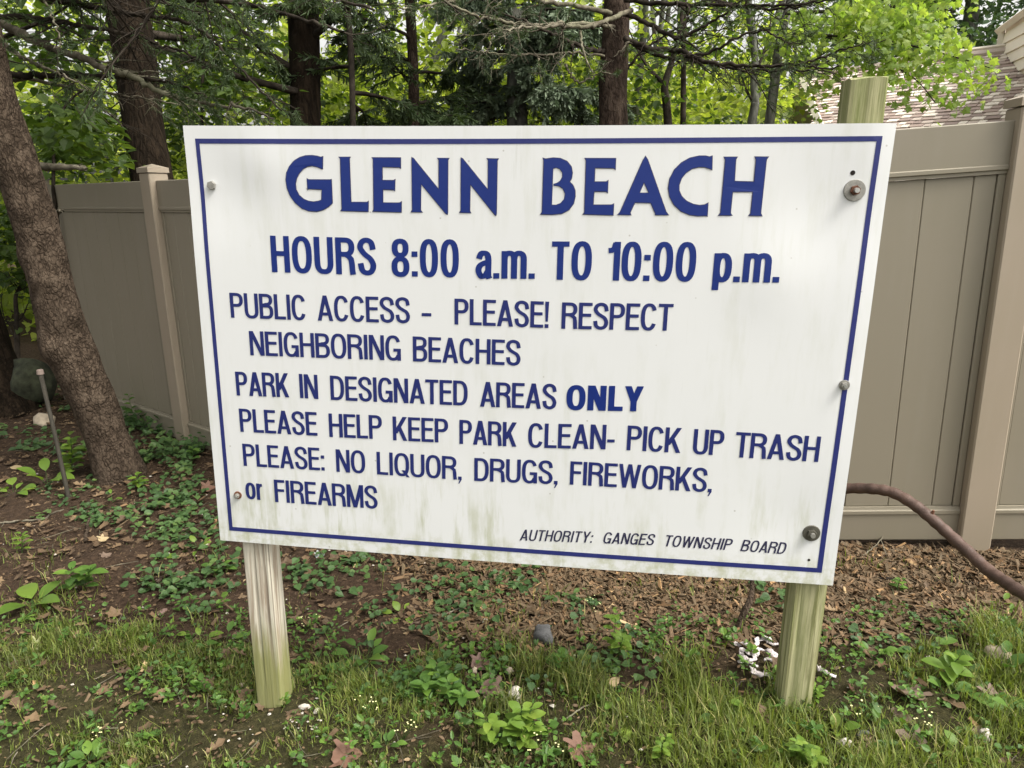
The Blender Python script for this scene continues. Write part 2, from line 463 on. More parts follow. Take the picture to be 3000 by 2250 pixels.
M['boulder'] = simple('mossy boulder', (0.032, 0.036, 0.020), 0.95, 0.8, 14, 0, 1.0)
M['white_scrap'] = simple('dirty white scrap', (0.50, 0.45, 0.44), 0.7, 0.3, 50, 0, 0.4)
M['stake'] = simple('weathered stake', (0.028, 0.024, 0.016), 0.8, 0.4, 20, 0, 0.4)
M['stake_cap'] = simple('pale pink cap', (0.20, 0.155, 0.13), 0.8, 0.2, 20)
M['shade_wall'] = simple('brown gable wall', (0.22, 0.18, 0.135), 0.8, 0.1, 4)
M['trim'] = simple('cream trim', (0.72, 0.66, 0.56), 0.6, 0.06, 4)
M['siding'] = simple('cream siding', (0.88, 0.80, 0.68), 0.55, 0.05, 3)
M['roof_base'] = simple('roof felt', (0.10, 0.07, 0.06), 0.9, 0.3, 10)
M['flower'] = simple('tiny pale flower', (0.62, 0.60, 0.30), 0.7, 0.2, 40)

def shingle_mat(i, col):
    mt, n, b, out = new_mat('asphalt shingle ' + str(i))
    f = noise_t(n, geopos(n), 90, 3, 0.8)
    g = noise_t(n, geopos(n), 3, 3)
    c = mixc(n, f, tuple(x * 0.65 for x in col), tuple(min(1, x * 1.3) for x in col))
    c = mixc(n, mth(n, 'MULTIPLY', g, 0.25), c, tuple(x * 0.75 for x in col))
    n.links.new(c, b.inputs['Base Color']); b.inputs['Roughness'].default_value = 0.9; b.inputs['Specular IOR Level'].default_value = 0.2
    bump(n, b, f, 0.4, 0.003)
    return mt
SHM = [shingle_mat(i, c) for i, c in enumerate([(0.50, 0.42, 0.365), (0.35, 0.27, 0.235), (0.43, 0.345, 0.30), (0.72, 0.65, 0.565), (0.29, 0.225, 0.20)])]

def ground_mat():
    mt, n, b, out = new_mat('soil with moss and litter')
    gp = n.nodes.new('ShaderNodeNewGeometry'); sx = n.nodes.new('ShaderNodeSeparateXYZ'); n.links.new(gp.outputs['Position'], sx.inputs[0])
    a = noise_t(n, geopos(n), 2.3, 8, 0.62)
    f = noise_t(n, geopos(n), 38, 6, 0.7)
    g = noise_t(n, geopos(n), 160, 3, 0.7)
    soil = ramp(n, f, [(0.3, (0.018, 0.011, 0.006)), (0.5, (0.045, 0.028, 0.017)), (0.72, (0.105, 0.068, 0.042))]).outputs[0]
    soil = mixc(n, mth(n, 'MULTIPLY', g, 0.4), soil, (0.05, 0.033, 0.022))
    green = ramp(n, f, [(0.3, (0.012, 0.018, 0.004)), (0.55, (0.030, 0.042, 0.009)), (0.75, (0.07, 0.08, 0.022))]).outputs[0]
    # moss and thin turf nearer than the line of the sign, fading into soil behind it
    yy = mth(n, 'ADD', sx.outputs['Y'], mth(n, 'MULTIPLY', mth(n, 'SUBTRACT', a, 0.5), 1.6))
    near = ramp(n, mth(n, 'MULTIPLY_ADD', yy, 0.5, 0.5), [(0.52, (0.5, 0.5, 0.5)), (0.72, (0, 0, 0))]).outputs[0]
    c = mixc(n, near, soil, green)
    vo = n.nodes.new('ShaderNodeTexVoronoi'); vo.inputs['Scale'].default_value = 55
    n.links.new(geopos(n), vo.inputs['Vector'])
    peb = ramp(n, vo.outputs['Distance'], [(0.10, (1, 1, 1)), (0.16, (0, 0, 0))]).outputs[0]
    c = mixc(n, mth(n, 'MULTIPLY', peb, 0.35), c, (0.30, 0.23, 0.17))
    n.links.new(c, b.inputs['Base Color']); b.inputs['Roughness'].default_value = 0.95; b.inputs['Specular IOR Level'].default_value = 0.15
    bump(n, b, mth(n, 'ADD', f, mth(n, 'MULTIPLY', g, 0.5)), 0.9, 0.02)
    return mt
M['ground'] = ground_mat()
# ------------------------------------------------------------------ ground
def build_ground():
    xs = np.concatenate([np.linspace(-300, -12, 14)[:-1], np.linspace(-12, -5, 29)[:-1], np.arange(-5, 6.001, 0.045), np.linspace(6, 14, 29)[1:], np.linspace(14, 300, 14)[1:]])
    ys = np.concatenate([np.linspace(-60, -4, 10)[:-1], np.arange(-4, -1.6, 0.2), np.arange(-1.6, 4.2, 0.045), np.linspace(4.2, 16, 60)[1:], np.linspace(16, 400, 14)[1:]])
    X, Y = np.meshgrid(xs, ys)
    Z = ground_z(X, Y)
    nz = np.zeros_like(Z)
    near = (np.abs(X - 0.5) < 6) & (Y > -2) & (Y < 6)
    idx = np.argwhere(near)
    for i, j in idx:
        p = Vector((X[i, j], Y[i, j], 0))
        nz[i, j] = 0.022 * noise.noise(p * 1.7) + 0.014 * noise.noise(p * 6) + 0.006 * noise.noise(p * 17)
    V = np.stack([X, Y, Z + nz], -1).reshape(-1, 3)
    ny, nx = X.shape
    i = np.arange(ny - 1)[:, None] * nx; j = np.arange(nx - 1)[None, :]
    F = np.stack([i + j, i + j + 1, i + nx + j + 1, i + nx + j], -1).reshape(-1, 4)
    o = link('ground', np_mesh('ground', V, F, smooth=True), M['ground'])
    tag(o, kind='structure')
build_ground()

# ------------------------------------------------------------------ vinyl privacy fences
LEAN = -0.028                        # the fences lean slightly to the left
def fence(name, label, group, A, B, zA, zB, posts, s0=0.0, H=1.75):
    """A->B plan line; posts = distances of posts along it; parts share the box meshes' material"""
    A = np.array(A, float); B = np.array(B, float)
    L = np.linalg.norm(B - A); d = (B - A) / L
    nrm = np.array([d[1], -d[0]])     # towards the camera side
    if nrm @ (CAM[:2] - A) < 0: nrm = -nrm
    T = thing(name, label, 'fence', (A[0], A[1], zA), group)
    def W(s, o, z):                   # along, out towards the camera, height above the fence foot
        base = zA + (zB - zA) * s / L
        p = A + d * s + nrm * o
        return (p[0] + LEAN * z, p[1], base + z)
    def slab(nm, s0_, s1_, o0, o1, z0, z1, mat, bev=0.003):
        mb = MB()
        vs = [W(s0_, o0, z0), W(s1_, o0, z0), W(s1_, o1, z0), W(s0_, o1, z0), W(s0_, o0, z1), W(s1_, o0, z1), W(s1_, o1, z1), W(s0_, o1, z1)]
        mb.add(vs, [(0,3,2,1),(4,5,6,7),(0,1,5,4),(1,2,6,5),(2,3,7,6),(3,0,4,7)])
        me = mb.mesh(nm, bevel=bev, seg=1)
        bm = bmesh.new(); bm.from_mesh(me); bmesh.ops.recalc_face_normals(bm, faces=bm.faces); bm.to_mesh(me); bm.free()
        return link(nm, me, mat, T)
    def rail(nm, a, b, z0, z1, lip_low):
        # box section with a stepped moulding along one edge
        mb = MB()
        prof = [(-0.022, z0), (0.022, z0)]
        if lip_low:    # top rail: moulding at its lower edge
            prof += [(0.022, z0 + 0.012), (0.030, z0 + 0.016), (0.030, z0 + 0.030), (0.025, z0 + 0.034), (0.025, z1 - 0.004), (0.020, z1)]
        else:          # bottom rail: moulding at its upper edge
            prof += [(0.025, z0 + 0.004), (0.025, z1 - 0.034), (0.031, z1 - 0.030), (0.031, z1 - 0.016), (0.023, z1 - 0.012), (0.021, z1)]
        prof += [(-0.022, z1)]
        n_ = len(prof)
        mb.add([W(a, o, z) for o, z in prof] + [W(b, o, z) for o, z in prof],
               [tuple(range(n_))[::-1], tuple(range(n_, 2 * n_))] + [(i, (i + 1) % n_, n_ + (i + 1) % n_, n_ + i) for i in range(n_)])
        me = mb.mesh(nm)
        bm = bmesh.new(); bm.from_mesh(me); bmesh.ops.recalc_face_normals(bm, faces=bm.faces); bm.to_mesh(me); bm.free()
        return link(nm, me, M['vinyl'], T)
    hw = 0.0635
    for s in posts:
        p = slab('post', s - hw, s + hw, -hw, hw, -0.10, H + 0.045, M['vinyl_post'], 0.006)
        # pyramid cap
        mb = MB()
        q = 0.070
        z1, z2, z3 = H + 0.048, H + 0.078, H + 0.103
        mb.add([W(s - q, -q, z1), W(s + q, -q, z1), W(s + q, q, z1), W(s - q, q, z1), W(s - q, -q, z2), W(s + q, -q, z2), W(s + q, q, z2), W(s - q, q, z2), W(s, 0, z3)],
               [(0,3,2,1),(0,1,5,4),(1,2,6,5),(2,3,7,6),(3,0,4,7),(4,5,8),(5,6,8),(6,7,8),(7,4,8)])
        me = mb.mesh('cap')
        bm = bmesh.new(); bm.from_mesh(me); bmesh.ops.recalc_face_normals(bm, faces=bm.faces); bm.to_mesh(me); bm.free()
        c = bpy.data.objects.new('cap', me); me.materials.append(M['vinyl_post']); COL.objects.link(c)
        c.parent = p; c.matrix_parent_inverse = Matrix.LocRotScale(T.location, None, None).inverted()
        c.matrix_parent_inverse = (Matrix.LocRotScale(T.location, T.rotation_euler, None) @ p.matrix_parent_inverse).inverted()
    bw = 0.181
    for a, b in zip(posts[:-1], posts[1:]):
        a0, b0 = a + hw + 0.001, b - hw - 0.001
        rail('top_rail', a0, b0, H - 0.196, H, True)
        rail('bottom_rail', a0, b0, 0.0, 0.157, False)
        # thin pocket strips where the boards enter the posts
        slab('edge_channel', a0, a0 + 0.028, -0.017, 0.017, 0.158, H - 0.197, M['vinyl'], 0.002)
        slab('edge_channel', b0 - 0.028, b0, -0.017, 0.017, 0.158, H - 0.197, M['vinyl'], 0.002)
        s = a0 + 0.029
        k = 0
        while s < b0 - 0.032:
            e = min(s + bw, b0 - 0.029)
            if k == 0: e = min(s + bw * 0.62, b0 - 0.029)
            slab('board', s + 0.001, e - 0.001, -0.011, 0.011 + random.uniform(-0.0012, 0.0012), 0.158, H - 0.197, M['vinyl'], 0.0028)
            s = e; k += 1
    return T
# right fence: behind the sign to beyond the right edge of the frame
fence('vinyl_fence', 'khaki vinyl privacy fence running behind the sign to the right edge', 'vinyl privacy fences',
      (0.62, 1.262), (6.40, 1.300), 0.06, 0.50, [0.0, 0.33, 2.16, 3.99, 5.78])
fence('vinyl_fence', 'khaki vinyl privacy fence receding behind the leaning tree on the left', 'vinyl privacy fences',
      (-3.30, 3.50), (0.48, 1.30), -0.05, 0.035, [0.0, 1.835, 3.66, 4.374])

# ------------------------------------------------------------------ house beyond the fence
def plane_hit(px, py, P0, nrm):
    d = ray(px, py)
    return CAM + d * (((P0 - CAM) @ nrm) / (d @ nrm))
def house():
    A = PD(2350, 225, 11.0)
    rb = ray(3010, 146); B = CAM + rb * ((A[2] - CAM[2]) / rb[2])
    r = B - A; r /= np.linalg.norm(r)
    q = np.array([r[1], -r[0], 0.0])
    if q @ (CAM - A) < 0: q = -q
    pitch = math.radians(30)
    dn = q * math.cos(pitch) - np.array([0, 0, 1.0]) * math.sin(pitch)
    nrm = np.cross(r, dn); nrm /= np.linalg.norm(nrm)
    if nrm[2] < 0: nrm = -nrm
    T = thing('house', 'house with mottled brown shingle roof and cream siding behind the right fence', 'house', (A[0], A[1], 0.0))
    # left hip edge of the roof slope in roof coordinates (u along ridge, v down the slope)
    def uv(p): return (p - A) @ r, (p - A) @ dn
    uL, vL = uv(plane_hit(2455, 500, A, nrm))
    k = uL / vL
    U1, V1 = 7.5, 4.6
    def P(u, v, w=0.0): return A + r * u + dn * v + nrm * w
    mb = MB()
    # roof deck as a slab
    cs = [(0, 0), (U1, 0), (U1, V1), (k * V1, V1)]
    mb.add([P(u, v, -0.012) for u, v in cs] + [P(u, v, -0.15) for u, v in cs], [(0,1,2,3),(7,6,5,4),(0,4,5,1),(1,5,6,2),(2,6,7,3),(3,7,4,0)])
    roof = link('roof', mb.mesh('roof'), M['roof_base'], T)
    inv = (Matrix.LocRotScale(T.location, None, None) @ roof.matrix_parent_inverse).inverted()
    # shingles: each tab its own piece where the photograph shows it
    rs = random.Random(5)
    protos = {}
    exposure = 0.084
    rest = MB(); rest_f = []
    count = 0
    rot = Matrix((tuple(r), tuple(dn), tuple(nrm))).transposed().to_4x4()
    for row in range(int(V1 / exposure)):
        v0 = 0.05 + row * exposure
        u = k * v0 + rs.uniform(-0.1, 0.0); mi_prev = -1
        while u < min(U1, 6.2):
            wd = rs.choice([0.085, 0.105, 0.13, 0.155])
            mi = rs.choice([k__ for k__ in (0, 0, 1, 1, 2, 3, 3, 3, 4, 4) if k__ != mi_prev]); mi_prev = mi
            pc_ = ROT.T @ (P(u, v0) - CAM); sx_ = 1500 + FPX * pc_[0] / pc_[2]; sy_ = 1125 + FPX * pc_[1] / pc_[2]
            if count < 300 and 2600 < sx_ < 3010 and 225 < sy_ < 385:
                key = (wd, mi)
                if key not in protos:
                    b = MB(); b.box((0.003, -0.02, 0), (wd - 0.004, exposure - 0.006, 0.014))
                    for i_ in (4, 5): b.v[i_] = (b.v[i_][0], b.v[i_][1], 0.003)
                    me = b.mesh('shingle'); me.materials.append(SHM[mi]); protos[key] = me
                o = bpy.data.objects.new('shingle', protos[key]); COL.objects.link(o)
                o.parent = roof
                loc = P(u, v0, 0.001 + rs.uniform(0, 0.006))
                o.matrix_parent_inverse = inv
                o.matrix_basis = Matrix.Translation(Vector(loc)) @ rot
                count += 1
            else:
                w0 = 0.001 + rs.uniform(0, 0.006)
                rest.add([P(u + .003, v0 - .02, w0), P(u + wd - .004, v0 - .02, w0), P(u + wd - .004, v0 + exposure - .006, w0), P(u + .003, v0 + exposure - .006, w0),
                          P(u + .003, v0 - .02, w0 + .003), P(u + wd - .004, v0 - .02, w0 + .003), P(u + wd - .004, v0 + exposure - .006, w0 + .014), P(u + .003, v0 + exposure - .006, w0 + .014)],
                         [(0,3,2,1),(4,5,6,7),(0,1,5,4),(1,2,6,5),(2,3,7,6),(3,0,4,7)])
                rest_f += [mi] * 6
            u += wd
    me = rest.mesh('shingle_courses')
    for s_ in SHM: me.materials.append(s_)
    me.polygons.foreach_set('material_index', rest_f)
    o = bpy.data.objects.new('shingle_courses', me); COL.objects.link(o); o.parent = roof; o.matrix_parent_inverse = inv; o['kind'] = 'stuff'
    # ridge cap and pale flashing
    mb = MB(); mb.tube([P(-0.02, 0.01, 0.02), P(U1, 0.01, 0.02)], 0.05, 6)
    link('ridge_cap', mb.mesh('ridge_cap'), SHM[0], T)
    mb = MB(); mb.tube([P(1.2, -0.03, 0.075), P(U1, -0.03, 0.075)], 0.022, 5)
    link('ridge_flashing', mb.mesh('ridge_flashing'), M['trim'], T)
    # hip trim board on the left edge
    def bar(name, p0, p1, w, mat):
        mb = MB(); mb.tube([p0, p1], w, 4); return link(name, mb.mesh(name), mat, T)
    bar('rake_trim', P(0, 0, 0.0), P(k * 4.2, 4.2, 0.0), 0.055, M['trim'])
    # gable wall left of the roof slope, with its own pale rake trim
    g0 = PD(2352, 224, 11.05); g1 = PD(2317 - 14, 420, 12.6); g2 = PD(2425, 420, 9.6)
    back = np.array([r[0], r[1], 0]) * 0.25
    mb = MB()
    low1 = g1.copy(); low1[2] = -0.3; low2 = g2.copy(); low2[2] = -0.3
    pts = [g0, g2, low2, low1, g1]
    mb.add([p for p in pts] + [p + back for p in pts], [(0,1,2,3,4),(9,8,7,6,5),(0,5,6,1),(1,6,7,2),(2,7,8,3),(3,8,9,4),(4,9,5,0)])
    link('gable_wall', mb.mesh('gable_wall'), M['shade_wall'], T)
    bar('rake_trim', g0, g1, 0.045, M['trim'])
    # upper storey wall with clapboards
    base = CAM + ray(2936, 158) * ((A[2] - CAM[2]) / ray(2936, 158)[2])
    fwd = ROT[:, 2].copy(); fwd[2] = 0; fwd /= np.linalg.norm(fwd)
    rgt = np.array([fwd[1], -fwd[0], 0])
    az = math.radians(15.5)
    d = -(fwd * math.cos(az) + rgt * math.sin(az))      # towards the camera
    outn = np.cross(d, [0, 0, 1.0])
    if outn @ (CAM - base) < 0: outn = -outn
    outn /= np.linalg.norm(outn)
    wall_h = 0.30
    def Wp(a, z, o=0.0): return base + d * a + np.array([0, 0, z]) + outn * o
    mb = MB()
    mb.add([Wp(-0.0, -1.2, -0.2), Wp(4, -1.2, -0.2), Wp(4, 0.50, -0.2), Wp(0, wall_h, -0.2), Wp(0, -1.2, 0), Wp(4, -1.2, 0), Wp(4, 0.50, 0), Wp(0, wall_h, 0)],
           [(0,1,2,3),(7,6,5,4),(0,4,5,1),(1,5,6,2),(2,6,7,3),(3,7,4,0)])
    up = link('upper_wall', mb.mesh('upper_wall'), M['siding'], T)
    inv2 = (Matrix.LocRotScale(T.location, None, None) @ up.matrix_parent_inverse).inverted()
    for i in range(5):
        z0 = -0.3 + i * 0.135
        zt = z0 + 0.131
        a0 = 0.0 if zt < wall_h else max(0.0, (zt - wall_h) / (0.50 - wall_h) * 4)
        mb = MB()
        mb.add([Wp(a0, z0, 0.002), Wp(4, z0, 0.002), Wp(4, z0 + 0.131, 0.002), Wp(a0, z0 + 0.131, 0.002),
                Wp(a0, z0, 0.028), Wp(4, z0, 0.028), Wp(4, z0 + 0.131, 0.008), Wp(a0, z0 + 0.131, 0.008)],
               [(0,3,2,1),(4,5,6,7),(0,1,5,4),(1,2,6,5),(2,3,7,6),(3,0,4,7)])
        me = mb.mesh('clapboard'); me.materials.append(M['siding'])
        o = bpy.data.objects.new('clapboard', me); COL.objects.link(o); o.parent = up; o.matrix_parent_inverse = inv2
    mb = MB(); mb.tube([Wp(-0.02, -1.0, 0.03), Wp(-0.02, wall_h, 0.03)], 0.045, 4)
    link('corner_board', mb.mesh('corner_board'), M['trim'], T)
    mb = MB(); mb.tube([Wp(-0.1, wall_h - 0.02, 0.05), Wp(4, 0.50, 0.05)], 0.05, 4)
    link('roof_edge', mb.mesh('roof_edge'), M['trim'], T)
house()

# ------------------------------------------------------------------ the sign
SW, SH, ZT = 1.83, 1.229, 1.8578           # sign panel: u 0..1 left to right, v 0..1 top to bottom
SRC = np.array([(534, 367.5), (2631, 360), (2440, 1715.6), (645.6, 1582.7)])
def solve_h():
    A_ = []
    for (X, Y), (x, y) in zip([(0, 0), (1, 0), (1, 1), (0, 1)], SRC):
        A_.append([x, y, 1, 0, 0, 0, -X * x, -X * y, -X]); A_.append([0, 0, 0, x, y, 1, -Y * x, -Y * y, -Y])
    return np.linalg.svd(np.array(A_))[2][-1].reshape(3, 3)
HH = solve_h()
def UV(px, py):
    q = HH @ np.array([px, py, 1.0]); return q[0] / q[2], q[1] / q[2]
DENTS = [(0.055, 0.14, 0.10, 0.006), (0.93, 0.16, 0.12, 0.007), (0.86, 0.30, 0.08, -0.004), (0.12, 0.08, 0.06, -0.004), (0.93, 0.86, 0.1, 0.004)]
def warp(u, v):
    y = -0.007 * math.sin(math.pi * u) * (0.35 + 0.65 * v) + 0.0035 * math.sin(2 * math.pi * u + 0.7) * (1 - v)
    for du, dv, rr, a in DENTS:
        y += a * math.exp(-(((u - du) * 1.5) ** 2 + (v - dv) ** 2) / (rr * rr))
    # the lower right corner stays flat, the upper right edge curls back a little
    y += 0.006 * max(0.0, (u - 0.965) / 0.035) ** 2 * (1 - v)
    return y
def S(u, v, off=0.0):
    zt = ZT - 0.004 * math.sin(math.pi * u)
    return (u * SW - 0.0105 * v, warp(u, v) - off, zt - v * (SH - 0.0035 * math.sin(math.pi * u) + 0.0))

sign = thing('beach_sign', 'large white metal beach rules sign with blue lettering on two wooden posts', 'sign', (0.9, 0.0, 0.0))
def build_panel():
    nu, nv = 90, 60
    mb = MB()
    us = [i / nu for i in range(nu + 1)]; vs = [j / nv for j in range(nv + 1)]
    rr = random.Random(3)
    fr = [[S(u, v) for u in us] for v in vs]
    # tiny nicks on the top edge
    for j, row in enumerate(fr):
        for i, p in enumerate(row):
            if j == 0 and i in (22, 29, 64): row[i] = (p[0], p[1], p[2] - 0.006)
            mb.v.append(p)
    nb = len(mb.v)
    for row in fr:
        for p in row: mb.v.append((p[0], p[1] + 0.004, p[2]))
    w = nu + 1
    for j in range(nv):
        for i in range(nu):
            a = j * w + i
            mb.f.append((a, a + w, a + w + 1, a + 1))
            mb.f.append((nb + a, nb + a + 1, nb + a + w + 1, nb + a + w))
    rim = [(0, i) for i in range(nu)] + [(j, nu) for j in range(nv)] + [(nv, i) for i in range(nu, 0, -1)] + [(j, 0) for j in range(nv, 0, -1)]
    ids = [j * w + i for j, i in rim]
    for a, b in zip(ids, ids[1:] + ids[:1]):
        mb.f.append((a, b, nb + b, nb + a))
    me = mb.mesh('panel', smooth=True)
    bm = bmesh.new(); bm.from_mesh(me); bmesh.ops.recalc_face_normals(bm, faces=bm.faces)
    for e in bm.edges:
        if len(e.link_faces) == 2 and e.calc_face_angle(0) > 0.7: e.smooth = False
    bm.to_mesh(me); bm.free()
    link('panel', me, M['sign'], sign)
build_panel()

def strip(c0, c1, c2, c3, n=60):
    """thin flat strip between two (u,v) edges c0->c1 and c3->c2, following the panel"""
    V = []; F = []
    for i in range(n + 1):
        t = i / n
        a = (c0[0] + (c1[0] - c0[0]) * t, c0[1] + (c1[1] - c0[1]) * t); b = (c3[0] + (c2[0] - c3[0]) * t, c3[1] + (c2[1] - c3[1]) * t)
        V += [S(*a, 0.0008), S(*b, 0.0008)]
        if i: k = 2 * i; F.append((k - 2, k - 1, k + 1, k))
    return V, F
def border():
    o = [UV(569.6, 405.5), UV(2587.7, 397.8), UV(2407.3, 1678), UV(672.3, 1553.6)]
    i = [UV(582.5, 420), UV(2569.5, 413.5), UV(2394, 1664), UV(682, 1543)]
    mb = MB()
    for a in range(4):
        b = (a + 1) % 4
        V, F = strip(o[a], o[b], i[b], i[a]); mb.add(V, F)
    me = mb.mesh('border')
    bm = bmesh.new(); bm.from_mesh(me); bmesh.ops.remove_doubles(bm, verts=bm.verts, dist=1e-5); bm.to_mesh(me); bm.free()
    ob = link('border', me, M['blue_border'], sign)
border()

def poly_fill(mb, outers, holes, off):
    """outers/holes in (u,v); filled, following the panel; holes belong to the outer"""
    loops = [outers] + holes
    vl = [[Vector((p[0] * 1.5, -p[1], 0)) for p in lp] for lp in loops]
    tris = tessellate_polygon(vl)
    flat = [p for lp in loops for p in lp]
    mb.add([S(p[0], p[1], off) for p in flat], [tuple(t) for t in tris])

# --- headline traced in the plane of the sign
ZA = lambda pts: [UV(500 + x / 2.212, 330 + y / 2.212) for x, y in pts]
ZB = lambda pts: [UV(1500 + x * 0.54250, 330 + y * 0.54250) for x, y in pts]
HEAD = [
 (ZA, [[(985,280),(984,358),(975,356),(950,345),(915,338),(885,343),(858,358),(832,388),(816,420),(808,455),(812,495),(832,532),(862,557),(895,570),(925,574),(958,569),(978,562),(981,492),(893,488),(888,494),(884,424),(892,430),(1034,430),(1041,428),(1048,580),(1022,604),(988,624),(945,635),(895,632),(850,615),(806,578),(775,535),(755,485),(747,430),(752,385),(770,345),(798,310),(835,286),(875,274),(915,272),(950,277),(972,284)]]),
 (ZA, [[(1092,282),(1163,282),(1158,291),(1169,575),(1272,575),(1282,569),(1281,634),(1104,630),(1111,620),(1100,291)]]),
 (ZA, [[(1307,284),(1491,285),(1491,351),(1482,346),(1372,343),(1372,432),(1446,432),(1455,427),(1453,498),(1445,492),(1375,490),(1376,578),(1486,578),(1497,571),(1496,637),(1312,633),(1318,623),(1314,292)]]),
 (ZA, [[(1565,284),(1574,288),(1740,490),(1741,297),(1733,287),(1804,288),(1798,298),(1797,640),(1795,650),(1787,647),(1624,452),(1621,625),(1631,637),(1562,635),(1569,624)]]),
 (ZA, [[(1885,286),(1894,290),(2059,492),(2061,299),(2054,289),(2124,291),(2118,301),(2113,648),(2110,656),(2104,653),(1944,455),(1940,628),(1946,640),(1876,638),(1884,627)]]),
 (ZB, [[(170,239),(182,243),(225,237),(262,240),(298,256),(321,285),(327,318),(322,348),(311,366),(329,384),(341,412),(342,445),(333,483),(308,517),(270,537),(220,542),(157,541),(165,530),(174,250)],
       [(222,294),(240,288),(260,296),(274,316),(274,340),(262,362),(244,374),(227,379),(228,385),(255,388),(277,403),(289,430),(284,460),(265,482),(240,492),(215,492),(219,390)]]),
 (ZB, [[(396,240),(560,241),(558,299),(549,292),(448,290),(445,367),(510,367),(519,361),(516,424),(508,418),(443,418),(438,492),(539,492),(549,487),(546,546),(386,541),(393,532),(402,250)]]),
 (ZB, [[(721,231),(732,248),(831,530),(843,546),(774,545),(775,537),(749,480),(663,478),(637,534),(641,545),(572,543),(584,533),(708,252)], [(713,369),(739,428),(688,428)]]),
 (ZB, [[(1080,230),(1078,302),(1070,298),(1040,288),(1008,287),(972,296),(938,318),(914,348),(901,385),(901,415),(915,447),(942,473),(978,490),(1012,496),(1040,493),(1057,484),(1053,553),(1045,550),(1005,552),(960,546),(912,526),(874,490),(852,448),(844,402),(852,352),(877,303),(915,265),(960,240),(1010,229),(1045,229),(1065,234)]]),
 (ZB, [[(1146,236),(1214,236),(1207,248),(1200,367),(1307,370),(1318,248),(1312,235),(1382,236),(1373,249),(1342,540),(1348,553),(1280,551),(1289,540),(1301,422),(1190,422),(1178,539),(1186,550),(1116,549),(1126,537),(1152,249)]]),
]
def grow(poly, d):
    """offset a closed (u,v) outline outward by d metres"""
    P = [(u * SW, -v * SH) for u, v in poly]
    ar = sum(P[i-1][0] * P[i][1] - P[i][0] * P[i-1][1] for i in range(len(P)))
    sg = 1 if ar > 0 else -1
    out = []
    n_ = len(P)
    for i in range(n_):
        a, b, c = P[i-1], P[i], P[(i+1) % n_]
        e1 = Vector((b[0]-a[0], b[1]-a[1])); e2 = Vector((c[0]-b[0], c[1]-b[1]))
        if e1.length < 1e-9 or e2.length < 1e-9: out.append(poly[i]); continue
        e1.normalize(); e2.normalize()
        n1 = Vector((e1.y, -e1.x)) * sg; n2 = Vector((e2.y, -e2.x)) * sg
        m_ = n1 + n2
        if m_.length < 0.3: m_ = n1
        m_.normalize(); k_ = d / max(0.5, m_.dot(n1))
        out.append(((b[0] + m_.x * k_) / SW, -(b[1] + m_.y * k_) / SH))
    return out
def densify(poly, step=0.012):
    out = []
    n_ = len(poly)
    for i in range(n_):
        a, b = poly[i], poly[(i + 1) % n_]
        k_ = max(1, int(math.hypot((b[0]-a[0]) * SW, (b[1]-a[1]) * SH) / step))
        for j in range(k_): out.append((a[0] + (b[0]-a[0]) * j / k_, a[1] + (b[1]-a[1]) * j / k_))
    return out
def line_holder(lab):
    o = bpy.data.objects.new('lettering', None); COL.objects.link(o); o.empty_display_size = 0.05; o.parent = sign; o['label'] = lab
    return o
def letter_piece(mb, par_, mat, name='letter'):
    me = mb.mesh(name); me.materials.append(mat)
    o = bpy.data.objects.new(name, me); COL.objects.link(o); o.parent = par_; o.matrix_parent_inverse = Matrix.Translation(sign.location).inverted()
    return o
hd_line = line_holder('wide blue GLENN BEACH headline')
for fn, loops in HEAD:
    o_ = densify(fn(loops[0])); hs_ = [densify(fn(h)) for h in loops[1:]]
    hb = MB(); poly_fill(hb, o_, hs_, 0.0016); letter_piece(hb, hd_line, M['blue'])
    hd = MB(); poly_fill(hd, densify(grow(fn(loops[0]), 0.0016)), [densify(grow(fn(h), -0.0012)) for h in loops[1:]], 0.0011); letter_piece(hd, hd_line, M['outline'], 'letter_outline')

# --- condensed sans lettering, drawn stroke by stroke (cap height 1)
GW = dict(A=.60, B=.55, C=.56, D=.56, E=.48, F=.45, G=.58, H=.56, I=.155, K=.57, L=.45, M=.70, N=.57, O=.59, P=.53, Q=.59, R=.57, S=.54, T=.51, U=.56, W=.84, Y=.57,
          a=.47, m=.74, p=.49, o=.50, r=.31)
GW.update({'0': .51, '1': .31, '8': .51, '.': .155, ':': .155, ',': .155, '-': .27, '!': .155})
def arc(cx, cy, rx, ry, a0, a1, n_=14, p=2.5):
    out = []
    for i in range(n_ + 1):
        a = math.radians(a0 + (a1 - a0) * i / n_)
        c, s_ = math.cos(a), math.sin(a)
        out.append((cx + rx * math.copysign(abs(c) ** (2 / p), c), cy + ry * math.copysign(abs(s_) ** (2 / p), s_)))
    return out
def stroke_poly(path, tx, ty, closed=False):
    """quads along a centre line; the pen is tx wide sideways and ty high"""
    n_ = len(path); L_ = []; R_ = []
    for i in range(n_):
        a = path[(i - 1) % n_] if closed or i > 0 else path[i]
        c = path[(i + 1) % n_] if closed or i < n_ - 1 else path[i]
        dx, dy = c[0] - a[0], c[1] - a[1]; l_ = math.hypot(dx, dy) or 1
        nx, ny = -dy / l_, dx / l_
        L_.append((path[i][0] + nx * tx / 2, path[i][1] + ny * ty / 2)); R_.append((path[i][0] - nx * tx / 2, path[i][1] - ny * ty / 2))
    q = []
    for i in range(n_ if closed else n_ - 1):
        k_ = (i + 1) % n_
        q.append((R_[i], R_[k_], L_[k_], L_[i]))
    return q
